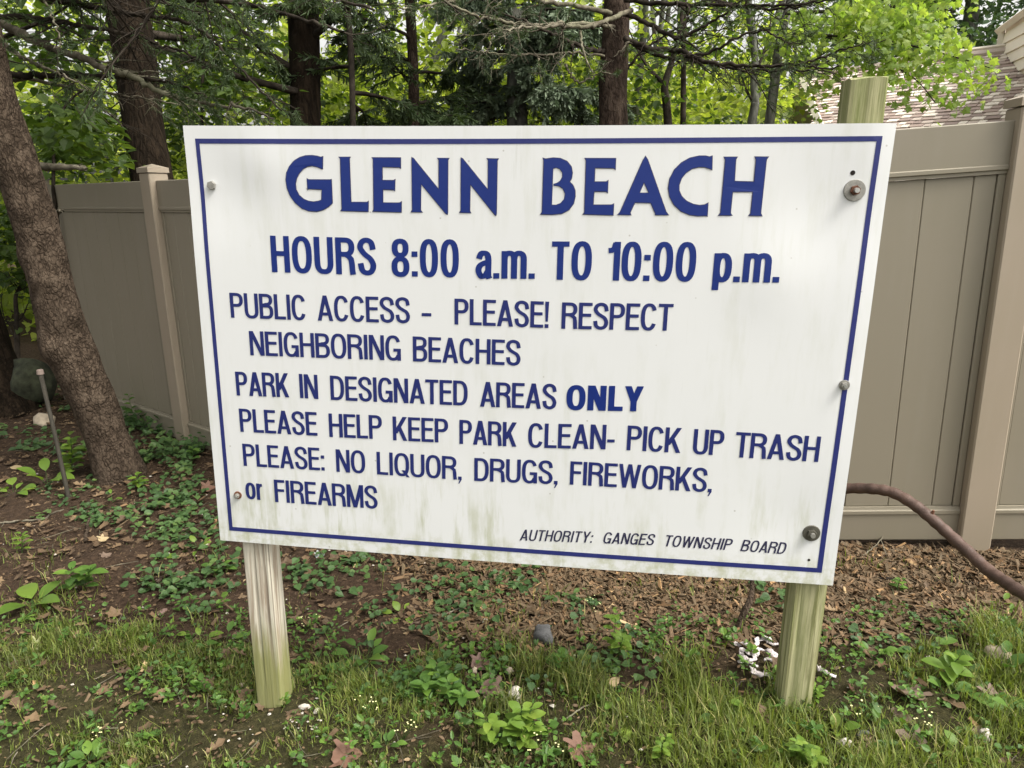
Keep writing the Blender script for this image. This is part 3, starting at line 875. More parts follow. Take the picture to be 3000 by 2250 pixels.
def glyph(ch, w, tx, ty):
    """returns a list of stroke layers, each a list of quads in cap units"""
    l, r, b, t = tx / 2, w - tx / 2, ty / 2, 1 - ty / 2
    G_ = []
    def V(x, y0=0, y1=1): G_.append([((x - tx/2, y0), (x + tx/2, y0), (x + tx/2, y1), (x - tx/2, y1))])
    def Hh(y, x0=0, x1=None): G_.append([((x0, y - ty/2), (w if x1 is None else x1, y - ty/2), (w if x1 is None else x1, y + ty/2), (x0, y + ty/2))])
    def D(x0, y0, x1, y1, k_=1.06):
        h = tx * k_ / 2; G_.append([((x0 - h, y0), (x0 + h, y0), (x1 + h, y1), (x1 - h, y1))])
    def Sk(p, closed=False): G_.append(stroke_poly(p, tx, ty, closed))
    h = tx * 1.06 / 2
    if ch == 'A': D(h, 0, w/2, 1); D(w - h, 0, w/2, 1); Hh(.27, w * .2, w * .8)
    elif ch == 'B':
        V(l); Sk([(l, t)] + arc(w * .48, .76, r - w * .48 - .015, .24 - ty/2, 90, -90) + [(l, .52)]); Sk([(l, .52)] + arc(w * .5, .26 + ty/4, r - w * .5, .26 - ty/4, 90, -90) + [(l, b)])
    elif ch == 'C': Sk(arc(w/2, .5, w/2 - tx/2, .51 - ty/2, 28, 332, 26))
    elif ch == 'D': V(l); Sk([(l, t)] + arc(w * .42, .5, r - w * .42, .5 - ty/2, 90, -90, 18) + [(l, b)])
    elif ch in 'EF':
        V(l); Hh(t, tx * .5); Hh(.53, tx * .5, w * .93)
        if ch == 'E': Hh(b, tx * .5)
    elif ch == 'G': Sk(arc(w/2, .5, w/2 - tx/2, .51 - ty/2, 28, 325, 26)); Hh(.42, w * .52, w); V(r + 0.0, 0.0, .46)
    elif ch == 'H': V(l); V(r); Hh(.52, tx * .5, w - tx * .5)
    elif ch == 'I': V(w/2)
    elif ch == 'K': V(l); D(l + tx * .2, .30, w - h * 1.1, 1, 1.2); D(w - h, 0, w * .42, .60, 1.15)
    elif ch == 'L': V(l); Hh(b, tx * .5)
    elif ch == 'M': V(l); V(r); D(l + tx*.12, 1, w/2, 0, 1.05); D(r - tx*.12, 1, w/2, 0, 1.05)
    elif ch == 'N': V(l); V(r); D(l + tx*.1, 1, r - tx*.1, 0, 1.15)
    elif ch in 'O0': Sk(arc(w/2, .5, w/2 - tx/2, .51 - ty/2, 0, 360, 32)[:-1], True)
    elif ch == 'Q': Sk(arc(w/2, .5, w/2 - tx/2, .51 - ty/2, 0, 360, 32)[:-1], True); D(w * .92, -.04, w * .58, .26, .9)
    elif ch == 'P': V(l); Sk([(l, t)] + arc(w * .48, .72, r - w * .48, .28 - ty/2, 90, -90) + [(l, .44 + ty/2)])
    elif ch == 'R': V(l); Sk([(l, t)] + arc(w * .48, .74, r - w * .48 - .01, .26 - ty/2, 90, -90) + [(l, .48 + ty/2)]); Sk([(w*.5, .48 + ty/2), (w*.66, .50), (r - .03, .42), (r - .01, .28), (r, .1), (r + .015, 0)])
    elif ch == 'S': Sk([tuple(q) for q in smooth_path([(r, .69, 0), (r - .05, .88, 0), (w/2, t + .01, 0), (l + .05, .89, 0), (l, .74, 0), (l + .09, .60, 0), (w/2, .52, 0), (r - .07, .43, 0), (r, .27, 0), (r - .05, .11, 0), (w/2, b - .01, 0), (l + .05, .12, 0), (l, .32, 0)], 4)[:, :2].tolist()])
    elif ch == 'T': V(w/2); Hh(t)
    elif ch == 'U': Sk([(l, 1), (l, .6)] + arc(w/2, .32, w/2 - tx/2, .33 - ty/2, 180, 360, 14) + [(r, .6), (r, 1)])
    elif ch == 'W': D(h, 1, w * .28, 0, .98); D(w/2, 1, w * .28, 0, .98); D(w/2, 1, w * .72, 0, .98); D(w - h, 1, w * .72, 0, .98)
    elif ch == 'Y': D(w/2, .40, h, 1); D(w/2, .40, w - h, 1); V(w/2, 0, .42)
    elif ch == 'a':
        Sk([tuple(q) for q in smooth_path([(l + .01, .52, 0), (l + .06, .65, 0), (w * .48, .74 - ty/2, 0), (r - .04, .65, 0), (r, .52, 0), (r, .3, 0), (r + .0, .1, 0), (r + .03, 0, 0)], 4)[:, :2].tolist()])
        Sk([tuple(q) for q in smooth_path([(r, .43, 0), (w * .5, .40, 0), (l + .03, .33, 0), (l, .20, 0), (l + .06, .07, 0), (w * .42, b - .01, 0), (r - .08, .09, 0), (r, .22, 0)], 4)[:, :2].tolist()])
    elif ch == 'm':
        V(l, 0, .73); m_ = w / 2
        Sk(arc((l + m_) / 2, .50, (m_ - l) / 2, .24 - ty/2, 180, 0, 12) + [(m_, .3), (m_, 0)]); Sk(arc((r + m_) / 2, .50, (r - m_) / 2, .24 - ty/2, 180, 0, 12) + [(r, .3), (r, 0)])
    elif ch == 'p': V(l, -.21, .73); Sk(arc(w/2, .365, w/2 - tx/2, .375 - ty/2, 0, 360, 26)[:-1], True)
    elif ch == 'o': Sk(arc(w/2, .365, w/2 - tx/2, .375 - ty/2, 0, 360, 26)[:-1], True)
    elif ch == 'r': V(l, 0, .73); Sk(arc(w, .42, w - l, .31 - ty/2, 180, 92, 8))
    elif ch == '8': Sk(arc(w/2, .755, w/2 - tx/2 - .015, .255 - ty/2, 0, 360, 24)[:-1], True); Sk(arc(w/2, .26, w/2 - tx/2, .27 - ty/2 + .01, 0, 360, 24)[:-1], True)
    elif ch == '1': V(r); Sk([(0, .775), (w * .3, .785), (w * .5, .83), (r - tx*.2, .97)])
    elif ch in '.:,':
        c = w/2; G_.append([((c - tx/2, 0), (c + tx/2, 0), (c + tx/2, .145), (c - tx/2, .145))])
        if ch == ':': G_.append([((c - tx/2, .53), (c + tx/2, .53), (c + tx/2, .675), (c - tx/2, .675))])
        if ch == ',': G_.append([((c - tx * .45, -.17), (c - tx * .1, -.15), (c + tx/2, .02), (c, .02))])
    elif ch == '-': Hh(.35)
    elif ch == '!': c = w/2; G_.append([((c - tx/2, 0), (c + tx/2, 0), (c + tx/2, .145), (c - tx/2, .145))]); G_.append([((c - tx*.3, .24), (c + tx*.3, .24), (c + tx/2, 1), (c - tx/2, 1))])
    return G_
def word(par, txt, pl, pr, cap, tx=.15, ty=.125, slant=0.0, gap=.048):
    """pl/pr: left and right end of the baseline measured in the photograph; cap: cap height in metres"""
    u0, v0 = UV(*pl); u1, v1 = UV(*pr)
    W_ = math.hypot((u1 - u0) * SW, (v1 - v0) * SH)
    gaps = [gap * (0.55 if (a + b) in ('AT', 'TA', 'LY', 'TR', 'AR', 'LA', '1O', '10') else 0.95) for a, b in zip(txt[:-1], txt[1:])]
    tot = sum(GW[c] for c in txt) + sum(gaps)
    k_ = (W_ / cap - slant) / tot
    if len(txt) == 1: k_ = W_ / cap / GW[txt]
    dx_, dy_ = (u1 - u0) * SW / W_, (v1 - v0) * SH / W_
    x0 = 0.0
    for i, ch in enumerate(txt):
        w_ = GW[ch] * k_
        mb = MB(); par.append(mb)
        for li, layer in enumerate(glyph(ch, w_, tx, ty)):
            off = 0.0009 + 0.00010 * li
            for q in layer:
                # long pieces are cut so that they follow the panel
                (ax, ay), (bx, by), (cx, cy), (ex, ey) = q
                nn = max(1, int(max(math.hypot(ex - ax, ey - ay), math.hypot(bx - ax, by - ay)) * cap / 0.02))
                tall = math.hypot(ex - ax, ey - ay) >= math.hypot(bx - ax, by - ay)
                for s_ in range(nn):
                    a0, a1 = s_ / nn, (s_ + 1) / nn
                    if tall: P4 = [(ax + (ex-ax)*a0, ay + (ey-ay)*a0), (bx + (cx-bx)*a0, by + (cy-by)*a0), (bx + (cx-bx)*a1, by + (cy-by)*a1), (ax + (ex-ax)*a1, ay + (ey-ay)*a1)]
                    else: P4 = [(ax + (bx-ax)*a0, ay + (by-ay)*a0), (ax + (bx-ax)*a1, ay + (by-ay)*a1), (ex + (cx-ex)*a1, ey + (cy-ey)*a1), (ex + (cx-ex)*a0, ey + (cy-ey)*a0)]
                    vs = []
                    for x, y in P4:
                        X = (x0 + x + slant * y) * cap; Y = y * cap
                        vs.append(S((u0 * SW + X * dx_) / SW, (v0 * SH + X * dy_ - Y) / SH, off))
                    mb.add(vs, [(0, 1, 2, 3)])
        x0 += w_ + (gaps[i] * k_ if i < len(gaps) else 0)
def cap_of(pb, pt):
    a, b = UV(*pb), UV(*pt); return abs(a[1] - b[1]) * SH
LINES = [
 ('hours line HOURS 8:00 a.m. TO 10:00 p.m.', 'blue', cap_of((798, 796), (794, 689)), dict(tx=.165, ty=.135, gap=.075), [
   ('HOURS', (797, 796), (1104, 804)), ('8:00', (1148.7, 806), (1345.5, 809)), ('a.m.', (1394, 812), (1566, 813)), ('TO', (1615, 815.5), (1732, 817)), ('10:00', (1779, 818), (2034.5, 822)), ('p.m.', (2086, 823), (2279.6, 826))]),
 ('line PUBLIC ACCESS - PLEASE! RESPECT', 'navy2', cap_of((677, 930), (672.3, 857)), dict(tx=.148, ty=.122), [
   ('PUBLIC', (677, 930), (898, 937)), ('ACCESS', (931.7, 937.4), (1202.7, 944)), ('-', (1237, 944.5), (1265, 945.2)), ('PLEASE!', (1332.9, 947), (1608, 957)), ('RESPECT', (1645, 959), (1968, 966))]),
 ('line NEIGHBORING BEACHES', 'navy2', cap_of((734, 1040), (727.8, 968.8)), dict(tx=.148, ty=.122), [
   ('NEIGHBORING', (734, 1040), (1176.2, 1054)), ('BEACHES', (1211.4, 1055.5), (1525.7, 1067.6))]),
 ('line PARK IN DESIGNATED AREAS ONLY', 'navy2', cap_of((694, 1158), (688, 1088)), dict(tx=.148, ty=.122), [
   ('PARK', (694, 1158), (848.3, 1163)), ('IN', (879.7, 1164.5), (934, 1167.5)), ('DESIGNATED', (970.3, 1169.5), (1371.5, 1185)), ('AREAS', (1407.6, 1187.5), (1630.2, 1195.3))]),
 ('bold word ONLY', 'blue', cap_of((1730, 1199), (1726, 1125.7)), dict(tx=.235, ty=.18, gap=.07), [('ONLY', (1659, 1197), (1882, 1202))]),
 ('line PLEASE HELP KEEP PARK CLEAN- PICK UP TRASH', 'navy2', cap_of((705, 1264.3), (699.8, 1196.3)), dict(tx=.148, ty=.122), [
   ('PLEASE', (705, 1264.3), (931.7, 1275)), ('HELP', (966.4, 1278.3), (1121.7, 1284)), ('KEEP', (1153, 1287), (1314.6, 1294)), ('PARK', (1347.3, 1296.6), (1513.7, 1305)), ('CLEAN-', (1547.5, 1307), (1799.7, 1313.5)),
   ('PICK', (1835.4, 1315.2), (1991.9, 1324)), ('UP', (2028, 1327), (2117, 1332)), ('TRASH', (2150, 1337), (2396.5, 1353))]),
 ('line PLEASE: NO LIQUOR, DRUGS, FIREWORKS,', 'navy2', cap_of((714.8, 1364), (709, 1299)), dict(tx=.148, ty=.122), [
   ('PLEASE:', (714.8, 1364), (953.4, 1377)), ('NO', (987.2, 1380), (1072.5, 1384.8)), ('LIQUOR,', (1106.3, 1387), (1354.6, 1402.5)), ('DRUGS,', (1390.7, 1405), (1634.7, 1415)), ('FIREWORKS,', (1669.5, 1415.5), (2084.5, 1440))]),
 ('line or FIREARMS', 'navy2', cap_of((807.3, 1469.2), (803.5, 1403.7)), dict(tx=.148, ty=.122), [
   ('or', (722, 1460), (772.6, 1464.5)), ('FIREARMS', (807.3, 1469.2), (1108.7, 1488))]),
 ('small slanted line AUTHORITY: GANGES TOWNSHIP BOARD', 'navy', cap_of((1530, 1579), (1534, 1547)), dict(tx=.14, ty=.12, slant=0.20, gap=.09), [
   ('AUTHORITY:', (1523, 1579), (1741, 1586.5)), ('GANGES', (1765, 1587.7), (1920, 1594.5)), ('TOWNSHIP', (1943, 1596.7), (2146, 1610.5)), ('BOARD', (2168, 1612.5), (2305, 1624))]),
]
M['navy2'] = vinyl_letter('blue body lettering', (0.012, 0.020, 0.125), (0.026, 0.036, 0.15))
for lab, mt_, cap, kw, words in LINES:
    par = []
    for w in words: word(par, w[0], w[1], w[2], cap, **kw)
    o = line_holder(lab)
    for mb in par: letter_piece(mb, o, M[mt_])

# --- wooden posts, part of the sign
def sign_post(name, pts, half, mat, arris, label, seed, taper=0.0, ztop=None):
    """square timber with worn, slightly irregular faces; pts = centre line low->high"""
    rr = random.Random(seed)
    n_ = 46
    P0, P1 = Vector(pts[0]), Vector(pts[1])
    mb = MB(); prev = None
    m_side = 12
    for k_ in range(n_ + 1):
        t = k_ / n_
        c = P0.lerp(P1, t)
        h = half * (1 + taper * t)
        ring = []
        per = []
        for sx_, sy_ in ((-1, -1), (1, -1), (1, 1), (-1, 1)):
            pass
        corners = [(-1, -1), (1, -1), (1, 1), (-1, 1)]
        for ci in range(4):
            a = corners[ci]; b = corners[(ci + 1) % 4]
            for q_ in range(m_side):
                s_ = q_ / m_side
                x = a[0] + (b[0] - a[0]) * s_; y = a[1] + (b[1] - a[1]) * s_
                rlen = max(abs(x), abs(y)); rad = math.hypot(x, y)
                f = 1.0 - max(0, rad - (1.41 - arris)) * 0.9
                per.append((x * f, y * f))
        for (x, y) in per:
            nz = noise.noise(Vector((x * 3 + seed, y * 3, t * 3))) * 0.0035 + noise.noise(Vector((x * 14 + seed, y * 14, t * 2.2))) * 0.0018 - max(0.0, noise.noise(Vector((x * 9 + seed, y * 9, t * 1.1))) - 0.22) * 0.012
            px_, py_ = x * (h + nz), y * (h + nz)
            ring.append((c.x + px_, c.y + py_, c.z))
        base = len(mb.v); mb.v += ring
        if k_:
            m4 = len(ring)
            for i_ in range(m4):
                mb.f.append((base - m4 + i_, base - m4 + (i_ + 1) % m4, base + (i_ + 1) % m4, base + i_))
    m4 = 4 * m_side
    top = list(range(len(mb.v) - m4, len(mb.v)))
    cz = sum(mb.v[i][2] for i in top) / m4
    mb.v.append((P1.x, P1.y, cz + 0.002)); c_ = len(mb.v) - 1
    for i_ in range(m4): mb.f.append((top[i_], top[(i_ + 1) % m4], c_))
    me = mb.mesh('post', smooth=True)
    bm = bmesh.new(); bm.from_mesh(me)
    if ztop:
        for v in bm.verts:
            if v.co.z > P1.z - 0.004: v.co.z += ztop(v.co.x - P1.x, v.co.y - P1.y)
    bmesh.ops.recalc_face_normals(bm, faces=bm.faces)
    for e in bm.edges:
        if len(e.link_faces) == 2 and e.calc_face_angle(0) > 0.6: e.smooth = False
    bm.to_mesh(me); bm.free()
    o = link('post', me, mat, sign); o['label'] = label
    return o
HP = 0.0445
def top_r(dx, dy):      # the right post's top is chamfered to its left by wear
    return -0.012 * max(0.0, (-dx - 0.012) / 0.045) ** 1.5 + 0.002 * math.sin(dx * 90) - 0.006 * max(0.0, (-dy - 0.03) / 0.015)
sign_post('post', [(0.0935, 0.017 + HP, -0.25), (0.0935, 0.017 + HP, 1.70)], HP, M['post_l'], 0.06, 'pale weathered left post', 1.7)
sign_post('post', [(1.7670, 0.018 + HP, 0.0), (1.7610, 0.018 + HP, 1.968)], HP, M['post_r'], 0.05, 'green stained right post standing above the panel', 5.2, ztop=top_r)

def frustum(mb, c, r0, r1, y0, y1, n_=20, hexa=False):
    """short cylinder along -Y (towards the viewer) standing on the panel at c"""
    k_ = 6 if hexa else n_
    vs = []
    for (r_, y) in ((r0, y0), (r1, y1)):
        for i in range(k_):
            a = 2 * math.pi * i / k_ + 0.3
            vs.append((c[0] + r_ * math.cos(a), c[1] - y, c[2] + r_ * math.sin(a)))
    mb.add(vs, [tuple(range(k_, 2 * k_))[::-1]] + [(i, (i + 1) % k_, k_ + (i + 1) % k_, k_ + i) for i in range(k_)])
def fix(me):
    bm = bmesh.new(); bm.from_mesh(me); bmesh.ops.recalc_face_normals(bm, faces=bm.faces); bm.to_mesh(me); bm.free(); return me
def bolt(px, py, washer, head, length, mw, mh, label, mtip=None, ring=None):
    u, v = UV(px, py); c = S(u, v)
    b = MB()
    if washer: frustum(b, c, washer, washer * 0.94, 0.0, 0.0035, 28)
    w = link('bolt', fix(b.mesh('bolt')) if washer else None, M[mw], sign) if washer else None
    hb_ = MB(); frustum(hb_, c, head, head * 0.93, 0.002 if washer else 0.0, 0.0095 + (0.0035 if washer else 0), 20, True)
    if w is None:
        w = link('bolt', fix(hb_.mesh('bolt')), M[mh], sign)
    else:
        me_ = fix(hb_.mesh('nut')); me_.materials.append(M[mh]); o_ = bpy.data.objects.new('nut', me_); COL.objects.link(o_); o_.parent = w; o_.matrix_parent_inverse = (Matrix.LocRotScale(sign.location, None, None) @ w.matrix_parent_inverse).inverted()
    w['label'] = label
    if length:
        tb = MB(); frustum(tb, c, head * 0.52, head * 0.48, 0.008, 0.012 + length, 14)
        me_ = fix(tb.mesh('bolt_end')); me_.materials.append(M[mtip or mh]); o_ = bpy.data.objects.new('bolt_end', me_); COL.objects.link(o_); o_.parent = w; o_.matrix_parent_inverse = (Matrix.LocRotScale(sign.location, None, None) @ w.matrix_parent_inverse).inverted()
bolt(617.5, 542.5, 0.0, 0.0125, 0.0, 'steel', 'steel', 'grey hexagonal bolt head at upper left')
bolt(2506, 557, 0.0265, 0.0125, 0.013, 'steel', 'rust', 'large washer with rusty nut and protruding bolt at upper right', 'steel_bright')
bolt(2473.6, 1128, 0.0140, 0.0095, 0.004, 'steel', 'steel', 'small bright bolt on the right border', 'steel_bright')
bolt(2378, 1563, 0.0240, 0.0135, 0.008, 'steel_dark', 'steel_dark', 'dark washer and bolt at lower right', 'steel')
bolt(697.4, 1450, 0.0125, 0.0078, 0.003, 'rust', 'steel', 'rust ringed bolt at lower left', 'steel_bright')
for hx, hy, hr in ((2500.5, 505.4, 0.0058), (2370, 1641, 0.0038)):
    c = S(*UV(hx, hy)); b = MB(); frustum(b, c, hr, hr, 0.0, 0.0007, 16)
    link('screw_hole', fix(b.mesh('screw_hole')), M['hole'], sign)

# ------------------------------------------------------------------ bent rusty pipe
pp = [PD(2150, 1640, 3.25), PD(2215, 1555, 3.18), PD(2300, 1465, 3.06), PD(2390, 1435, 2.98), PD(2481, 1431, 2.9), PD(2553, 1432, 2.83), PD(2615, 1443, 2.78), PD(2676, 1477, 2.72), PD(2727, 1518, 2.67), PD(2779, 1564, 2.62),
      PD(2840, 1620, 2.55), PD(2896, 1671, 2.48), PD(2948, 1707, 2.40), PD(3005, 1743, 2.32), PD(3080, 1785, 2.24), PD(3170, 1850, 2.18), PD(3220, 1960, 2.14)]
# both ends go into the ground
pp = [np.array([pp[0][0] - 0.05, pp[0][1] + 0.02, float(ground_z(pp[0][0], pp[0][1])) - 0.04])] + pp + [np.array([pp[-1][0] + 0.03, pp[-1][1], float(ground_z(pp[-1][0], pp[-1][1])) - 0.05])]
path = smooth_path(pp, 9)
V, F = tube_np(path, 0.0205 + 0.0012 * np.sin(np.arange(len(path)) * 1.3), 16)
o = link('pipe', np_mesh('pipe', V, F, smooth=True), M['pipe'])
tag(o, 'bent rusty brown pipe arching out of the ground behind the sign', 'pipe')
mbn = MB(); q_ = path[int(len(path) * 0.50)]
mbn.tube([q_ + np.array([0, 0, 0.012]), q_ + np.array([0.004, -0.004, 0.032])], [0.008, 0.004], 6)
n2 = link('weld_burr', mbn.mesh('weld_burr'), M['rust']); n2.parent = o

# ------------------------------------------------------------------ leaf builders
T_LEAF = np.array([(0, 0, 0), (0.30, 0.25, 0.05), (0.70, 0.22, 0.04), (1, 0, -0.03), (0.70, -0.22, 0.04), (0.30, -0.25, 0.05)], float)
F_LEAF = np.array([(0, 3, 2, 1), (0, 5, 4, 3)])
T_WIDE = np.array([(0, 0, 0), (0.12, 0.36, 0.05), (0.5, 0.42, 0.08), (1, 0, -0.08), (0.5, -0.42, 0.08), (0.12, -0.36, 0.05)], float)
T_BLADE = np.array([(0, -0.06, 0), (0, 0.06, 0), (1, 0.05, 0), (1, -0.05, 0)], float)
F_BLADE = np.array([(0, 1, 2, 3)])
# lobed maple leaf as a fan of quads around a centre
_ml = [(0.0, 0.0), (0.10, 0.32), (-0.02, 0.52), (0.30, 0.40), (0.52, 0.60), (0.60, 0.28), (1.0, 0.0), (0.60, -0.28), (0.52, -0.60), (0.30, -0.40), (-0.02, -0.52), (0.10, -0.32)]
T_MAPLE = np.array([(0.38, 0.0, 0.05)] + [(x, y, -0.10 * y * y - 0.05 * x * x) for x, y in _ml], float)
F_MAPLE = np.array([(0, i, i + 1, (i + 1) % 12 + 1) for i in range(1, 12, 2)])

def place(P, axis, nrm, size, T, Fq, val):
    n_ = len(P)
    a = axis / (np.linalg.norm(axis, axis=1)[:, None] + 1e-9)
    nr = nrm - (nrm * a).sum(1)[:, None] * a
    nr /= np.linalg.norm(nr, axis=1)[:, None] + 1e-9
    s = np.cross(nr, a)
    sz = np.asarray(size).reshape(-1, 1, 1) if np.ndim(size) else float(size)
    V = P[:, None, :] + sz * (T[None, :, 0:1] * a[:, None, :] + T[None, :, 1:2] * s[:, None, :] + T[None, :, 2:3] * nr[:, None, :])
    k_ = len(T)
    F = (np.arange(n_)[:, None, None] * k_ + Fq[None]).reshape(-1, Fq.shape[1])
    return V.reshape(-1, 3), F, np.repeat(val, k_)

def unit_rand(n_):
    v = rng.normal(size=(n_, 3)); return v / np.linalg.norm(v, axis=1)[:, None]

def sprays(centres, per, rad, flat, size, T=T_LEAF, Fq=F_LEAF, droop=0.35, tilt=0.5, vmean=None):
    """clumps of leaves in flattened layers"""
    c = np.repeat(centres, per, axis=0); n_ = len(c)
    off = rng.normal(size=(n_, 3)) * np.array([rad, rad, flat])
    P = c + off
    P[:, 2] -= 0.25 * (off[:, 0] ** 2 + off[:, 1] ** 2) / max(rad, 1e-3)
    ax = off.copy(); ax[:, 2] = 0
    ax = ax / (np.linalg.norm(ax, axis=1)[:, None] + 1e-6) + unit_rand(n_) * 0.7
    ax[:, 2] -= droop
    nr = unit_rand(n_) * tilt + np.array([0, 0, 1.0])
    sz = size * rng.uniform(0.6, 1.25, n_)
    cv = rng.uniform(0, 1, len(centres)) if vmean is None else vmean
    val = np.clip(np.repeat(cv, per) * 0.55 + rng.uniform(0, 0.45, n_), 0, 1)
    return place(P, ax, nr, sz, T, Fq, val)

def walk(p0, d0, length, n_, wob, droop=0.0, rs=random):
    """wandering branch centre line"""
    p = np.array(p0, float); d = np.array(d0, float); d /= np.linalg.norm(d)
    out = [p.copy()]
    st = length / n_
    for i in range(n_):
        d = d + np.array([rs.gauss(0, wob), rs.gauss(0, wob), rs.gauss(0, wob) - droop])
        d /= np.linalg.norm(d); p = p + d * st; out.append(p.copy())
    return np.array(out)

def tube_part(path, r0, r1, sides=6):
    V, F = tube_np(path, np.linspace(r0, r1, len(path)), sides)
    return V, F, np.zeros(len(V))

def twiggy(path, r0, r1, rs, n_tw, tl, wob=0.25, down=0.1, sides=5, depth=1):
    """limb with side twigs; returns mesh parts and twig tips"""
    parts = [tube_part(path, r0, r1, sides)]
    tips = []
    nn = len(path)
    for k_ in range(n_tw):
        t = rs.uniform(0.2, 0.98); i = min(nn - 2, int(t * (nn - 1)))
        dirv = path[i + 1] - path[i]; dirv = dirv / np.linalg.norm(dirv)
        side = np.cross(dirv, [0, 0, 1]); side /= np.linalg.norm(side) + 1e-9
        d = dirv * rs.uniform(0.4, 1.0) + side * rs.choice([-1, 1]) * rs.uniform(0.5, 1.0) + np.array([0, 0, rs.uniform(-0.45, 0.3)])
        ln = tl * rs.uniform(0.5, 1.2) * (1.1 - 0.6 * t)
        tw = walk(path[i], d, ln, 7, wob * 0.6, down * 0.3, rs)
        rr_ = (r0 + (r1 - r0) * t)
        parts.append(tube_part(tw, max(0.0022, rr_ * 0.42), 0.0013, 4))
        tips.append(tw)
        if depth > 1:
            for _ in range(3):
                j = rs.randint(1, 5)
                tw2 = walk(tw[j], d + np.array([rs.gauss(0, .6), rs.gauss(0, .6), rs.gauss(0, .4)]), ln * 0.45, 5, wob * 0.7, down * 0.3, rs)
                parts.append(tube_part(tw2, 0.0022, 0.0010, 3)); tips.append(tw2)
    return parts, tips

def needles(tips, per, ln, wd=1.0, drop=0.2):
    """needle sprays along twigs"""
    P = []; D = []
    for tw in tips:
        n_ = len(tw)
        t = rng.uniform(0.1, 1.0, per) * (n_ - 1)
        i = np.minimum(t.astype(int), n_ - 2); f = (t - i)[:, None]
        P.append(tw[i] * (1 - f) + tw[i + 1] * f)
        d = tw[i + 1] - tw[i]; D.append(d / (np.linalg.norm(d, axis=1)[:, None] + 1e-9))
    P = np.vstack(P); D = np.vstack(D); n_ = len(P)
    ax = D * 0.8 + unit_rand(n_) * 0.75; ax[:, 2] -= drop
    T = T_BLADE * np.array([1, wd, 1])
    tipv = np.repeat(rng.uniform(0, 1, len(tips)), per)
    return place(P, ax, unit_rand(n_), ln * rng.uniform(0.6, 1.2, n_), T, F_BLADE, np.clip(0.6 * tipv + rng.uniform(0, 0.4, n_), 0, 1))

def trunk_mesh(pts, radii, sides, seed, rough=0.05, sub=8, name='trunk', lumps=()):
    P = smooth_path(pts, sub)
    R = np.interp(np.linspace(0, 1, len(P)), np.linspace(0, 1, len(radii)), radii)
    V, F = tube_np(P, R, sides)
    n_ = len(P)
    C0 = np.repeat(P, sides, axis=0)
    d = V - C0; r_ = np.linalg.norm(d, axis=1)
    out = np.zeros(len(V))
    for k_ in range(len(V)):
        p = Vector(V[k_])
        out[k_] = noise.noise(Vector((p.x * 5 + seed, p.y * 5, p.z * 1.6))) * 0.6 + noise.noise(Vector((p.x * 22 + seed, p.y * 22, p.z * 7))) * 0.45 + noise.noise(Vector((p.x * 60, p.y * 60 + seed, p.z * 22))) * 0.22
    V = C0 + d * (1 + rough * out)[:, None]
    for (t, ang, rad, amp) in lumps:
        k0 = P[int(t * (n_ - 1))]; Rr = R[int(t * (n_ - 1))]
        q = k0 + Rr * np.array([math.cos(ang), math.sin(ang), 0])
        w = np.exp(-((V - q) ** 2).sum(1) / (rad * rad))
        V = V + (d / r_[:, None]) * (w * amp)[:, None]
    return np_mesh(name, V, F, smooth=True)

def part_mesh(name, parts, mat, parent, smooth=False, kind=None, label=None):
    V, F, A = merge_np(parts)
    o = link(name, np_mesh(name, V, F, A, smooth), mat, parent)
    if kind: o['kind'] = kind
    if label: o['label'] = label
    return o

def crown_points(n_, c, R, zlo, zhi, hollow=0.2):
    a = rng.uniform(0, 2 * math.pi, n_); rr_ = R * np.sqrt(rng.uniform(hollow, 1, n_))
    return np.stack([c[0] + rr_ * np.cos(a), c[1] + rr_ * np.sin(a), rng.uniform(zlo, zhi, n_)], -1)

